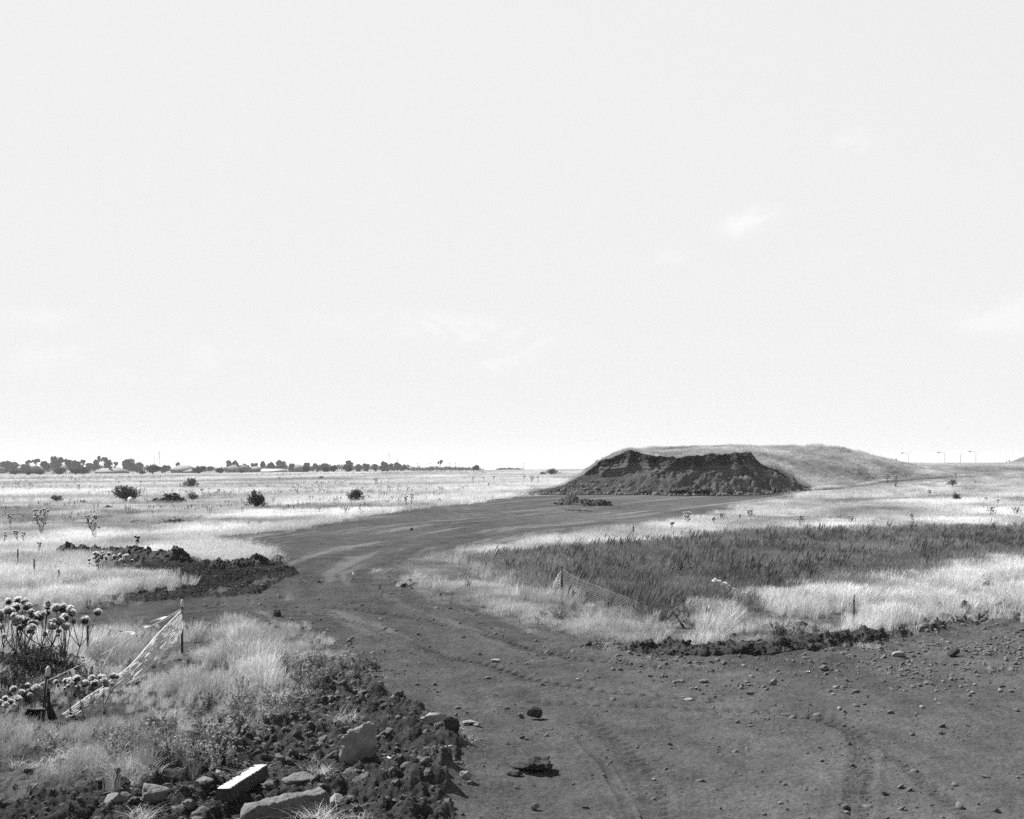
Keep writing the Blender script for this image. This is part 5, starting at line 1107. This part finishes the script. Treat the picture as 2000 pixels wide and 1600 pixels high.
mid = [(194,1128,44,'pale-headed thistle in front of the long black heap, left one',1,1.7),(240,1128,40,'pale-headed thistle in front of the long black heap, right one',1,1.7),(266,1092,36,'dark-headed thistle standing on top of the long black heap',2,1.6),(84,1050,52,'tall dark-headed thistle in the left grass above the stakes',1,1.3),(186,1055,46,'broad dark-headed thistle left of the dark clod strip',1,1.4),(20,1040,34,'small dark-headed thistle at the far left of the grass',0,1.2),(8,1070,30,'little dark thistle at the left edge',2,1.2),(36,1068,30,'little dark thistle right of the left edge one',0,1.2),(76,1088,26,'faint thistle beside the farthest stakes',2,1.2),(46,1068,26,'faint small thistle right of the little dark ones',2,1.2),
       (794,998,26,'dark thistle at the far edge of the track, left of two',2,1.6),(803,995,28,'dark thistle at the far edge of the track, right of two',2,1.4),(1310,1040,20,'dark thistle at the left end of the right grass slope',0,1.5),(1345,1028,26,'broad dark thistle on the right grass slope above the dark weeds',1,1.5),(1398,1033,22,'small thistle right of the broad one on the slope',0,1.5),(1410,1022,18,'thistle on the slope behind the small one',1,1.3),(1468,1018,20,'dark thistle with a flat cluster on the right slope',1,1.5),(1445,1022,16,'small thistle just left of the flat clustered one',2,1.3),(1565,1032,22,'flat topped thistle touching the top of the dark weeds',1,1.3),(1662,1030,20,'thistle above the dark weeds in the middle of the slope',1,1.2),(1785,1028,24,'pale thistle behind the dark weeds on the right',0,1.2),(1815,978,18,'tall single-stemmed dark thistle on the right slope',2,1.6),(1868,936,12,'thistle high on the right slope',0,1.2),(1905,950,10,'thistle at the dark patch on the right slope',0,1.5),(1938,1014,22,'dark thistle near the right edge, left of two',1,1.3),(1985,1012,20,'dark thistle at the right edge, right of two',1,1.3),(1925,985,12,'low thistle on the slope above the two at the right edge',0,1.3),(1948,992,14,'low grey thistle near the right edge',0,1.2),
       (1470,950,22,'thistle at the foot of the grassy end of the mound, first from the left',1,1.4),(1510,952,24,'tall thistle at the foot of the mound, second from the left',1,1.4),(1545,945,14,'short thistle at the foot of the mound, third from the left',0,1.4),(1600,946,16,'thistle at the foot of the mound, fourth from the left',1,1.3),(1620,948,22,'thistle at the foot of the mound, fifth from the left',1,1.3),(1658,944,24,'bushy thistle at the foot of the mound, sixth from the left',1,1.4),(1690,946,16,'thistle at the foot of the mound, seventh from the left',0,1.4),(1735,944,18,'thistle right of the mound foot, left of a close pair',1,1.3),(1750,950,20,'thistle right of the mound foot, right of a close pair',1,1.4),
       (1023,942,12,'thistle in the grass left of the mound, first',0,1.5),(1038,944,14,'thistle in the grass left of the mound, second',1,1.5),(1052,944,14,'thistle in the grass left of the mound, last of the row',0,1.5),(965,945,14,'thistle above the far edge of the track, farther right',2,1.5),(925,945,12,'thistle above the far edge of the track, farther left',0,1.4),(945,943,10,'short thistle between the two above the far track edge',0,1.4),(955,957,12,'low thistle just above the far edge of the track',2,1.5),(735,948,14,'thistle in the field right of the oval bush',1,1.3),(545,944,12,'thistle in the field right of the tall dark bush',0,1.4),
       (396,972,16,'thistle right of the grey bushes by the tyres, left one',0,1.6),(428,966,10,'thistle right of the grey bushes by the tyres, right one',1,1.4),(154,958,10,'dark thistle head in the far left field, beside the bare line',0,1.8),(130,957,10,'small dark thistle in the far left field',2,1.5),(175,958,10,'small dark thistle left of the large round bush',2,1.5),(230,950,10,'thistle just behind the large round bush',0,1.4),(275,952,12,'thistle between the round bush and the tyres',0,1.4),(300,950,8,'thistle behind the tyre pile',0,1.4),(574,1002,14,'small thistle by the far track, left of the oval bush',2,1.4),(563,998,10,'tiny thistle left of the small one by the far track',2,1.4)]
for px, py, h, lb, p, hs in mid: thistle(px, py, h, lb, small[(p + 0) % 3], 'thistles standing in the dry grass', ph=hs * .72)
# many tiny far seed heads of the fields: uncountable
x, y = band(90, 420, .11); z = zones(x, y); m = tall_mask(z, x, y) & (x < -6) & (fbm2(x * .03, y * .035, 3, 260) > .05); x, y = x[m], y[m]; n = len(x)
P_seed = tufts('seed_stalk', M_darkgrass, 3, nb=5, rad=.35, h=.95, w=.02, head=1, hw=3.0, seg=6, spread=.25)
put('weed_stalks', x, y, .6 + .35 * rng.random(n), .3 + .3 * rng.random(n), P_seed, 3, 'tiny dark weed stalks dotted over the far left field', 'weeds')
# leafy weeds on the near left bank and under the thistles
def weed_mesh(seed):
    mb = MB(); r = np.random.default_rng(seed)
    for i in range(16):
        a = r.uniform(0, 6.28); tip = Vector((math.cos(a) * .2 * r.random(), math.sin(a) * .2 * r.random(), r.uniform(.12, .36))); mb.tube([(0, 0, 0), tip * .5, tip], [.003, .0025, .002], 3, False)
        for k in range(9): leaves(mb, tuple(tip * r.uniform(.3, 1.05)), (.03, .03, .03), 3, .022, r, .2)
    return mb.mesh('weed', M_darkgrass)
T_weed = hidden_collection('leafy_weed', [weed_mesh(i) for i in range(4)])
pts = []
for (px, py, sx_, sy_, n_) in [(60, 1335, 90, 34, 420), (600, 1335, 60, 35, 160), (430, 1480, 80, 35, 150), (650, 1320, 80, 20, 110), (480, 1400, 100, 30, 130), (250, 1470, 150, 30, 120), (1100, 1215, 35, 8, 60), (930, 1140, 60, 15, 50), (1560, 1240, 80, 12, 70)]:
    for i in range(int(n_ * (1.0 if px == 60 else .20))):
        g_ = gp(px + random.gauss(0, sx_ * .5), py + random.gauss(0, sy_ * .5)); pts.append(g_)
P2 = np.array(pts); n = len(P2); dk = (P2[:, 0] < gp(165, 1330)[0]) & (P2[:, 1] > gp(60, 1400)[1])
put('leafy_weeds', P2[:, 0], P2[:, 1], .55 + .6 * rng.random(n) + .3 * dk, (.7 + 1.3 * rng.random(n)) * np.where(dk, .3, 1), T_weed, 4, 'low dark leafy weeds growing through the near grass and soil', 'weeds', rotv=3.1)

# ------------------------------------------------------------------ haze: a closed box of thin even air
hz = MB(); hz.box((0, 2280, 13.5), (7600, 4700, 33)); me = hz.mesh('haze', mat_base('haze_air')[0]); hm = me.materials[0]; t = hm.node_tree
pv = N(t, 'ShaderNodeVolumePrincipled'); pv.inputs['Color'].default_value = (1, 1, 1, 1); pv.inputs['Density'].default_value = .00011; pv.inputs['Anisotropy'].default_value = 0
o_ = N(t, 'ShaderNodeOutputMaterial'); t.links.new(pv.outputs[0], o_.inputs['Volume'])
tag(ob('haze', me), 'thin pale haze that fades the far trees and houses', 'haze', kind='stuff')
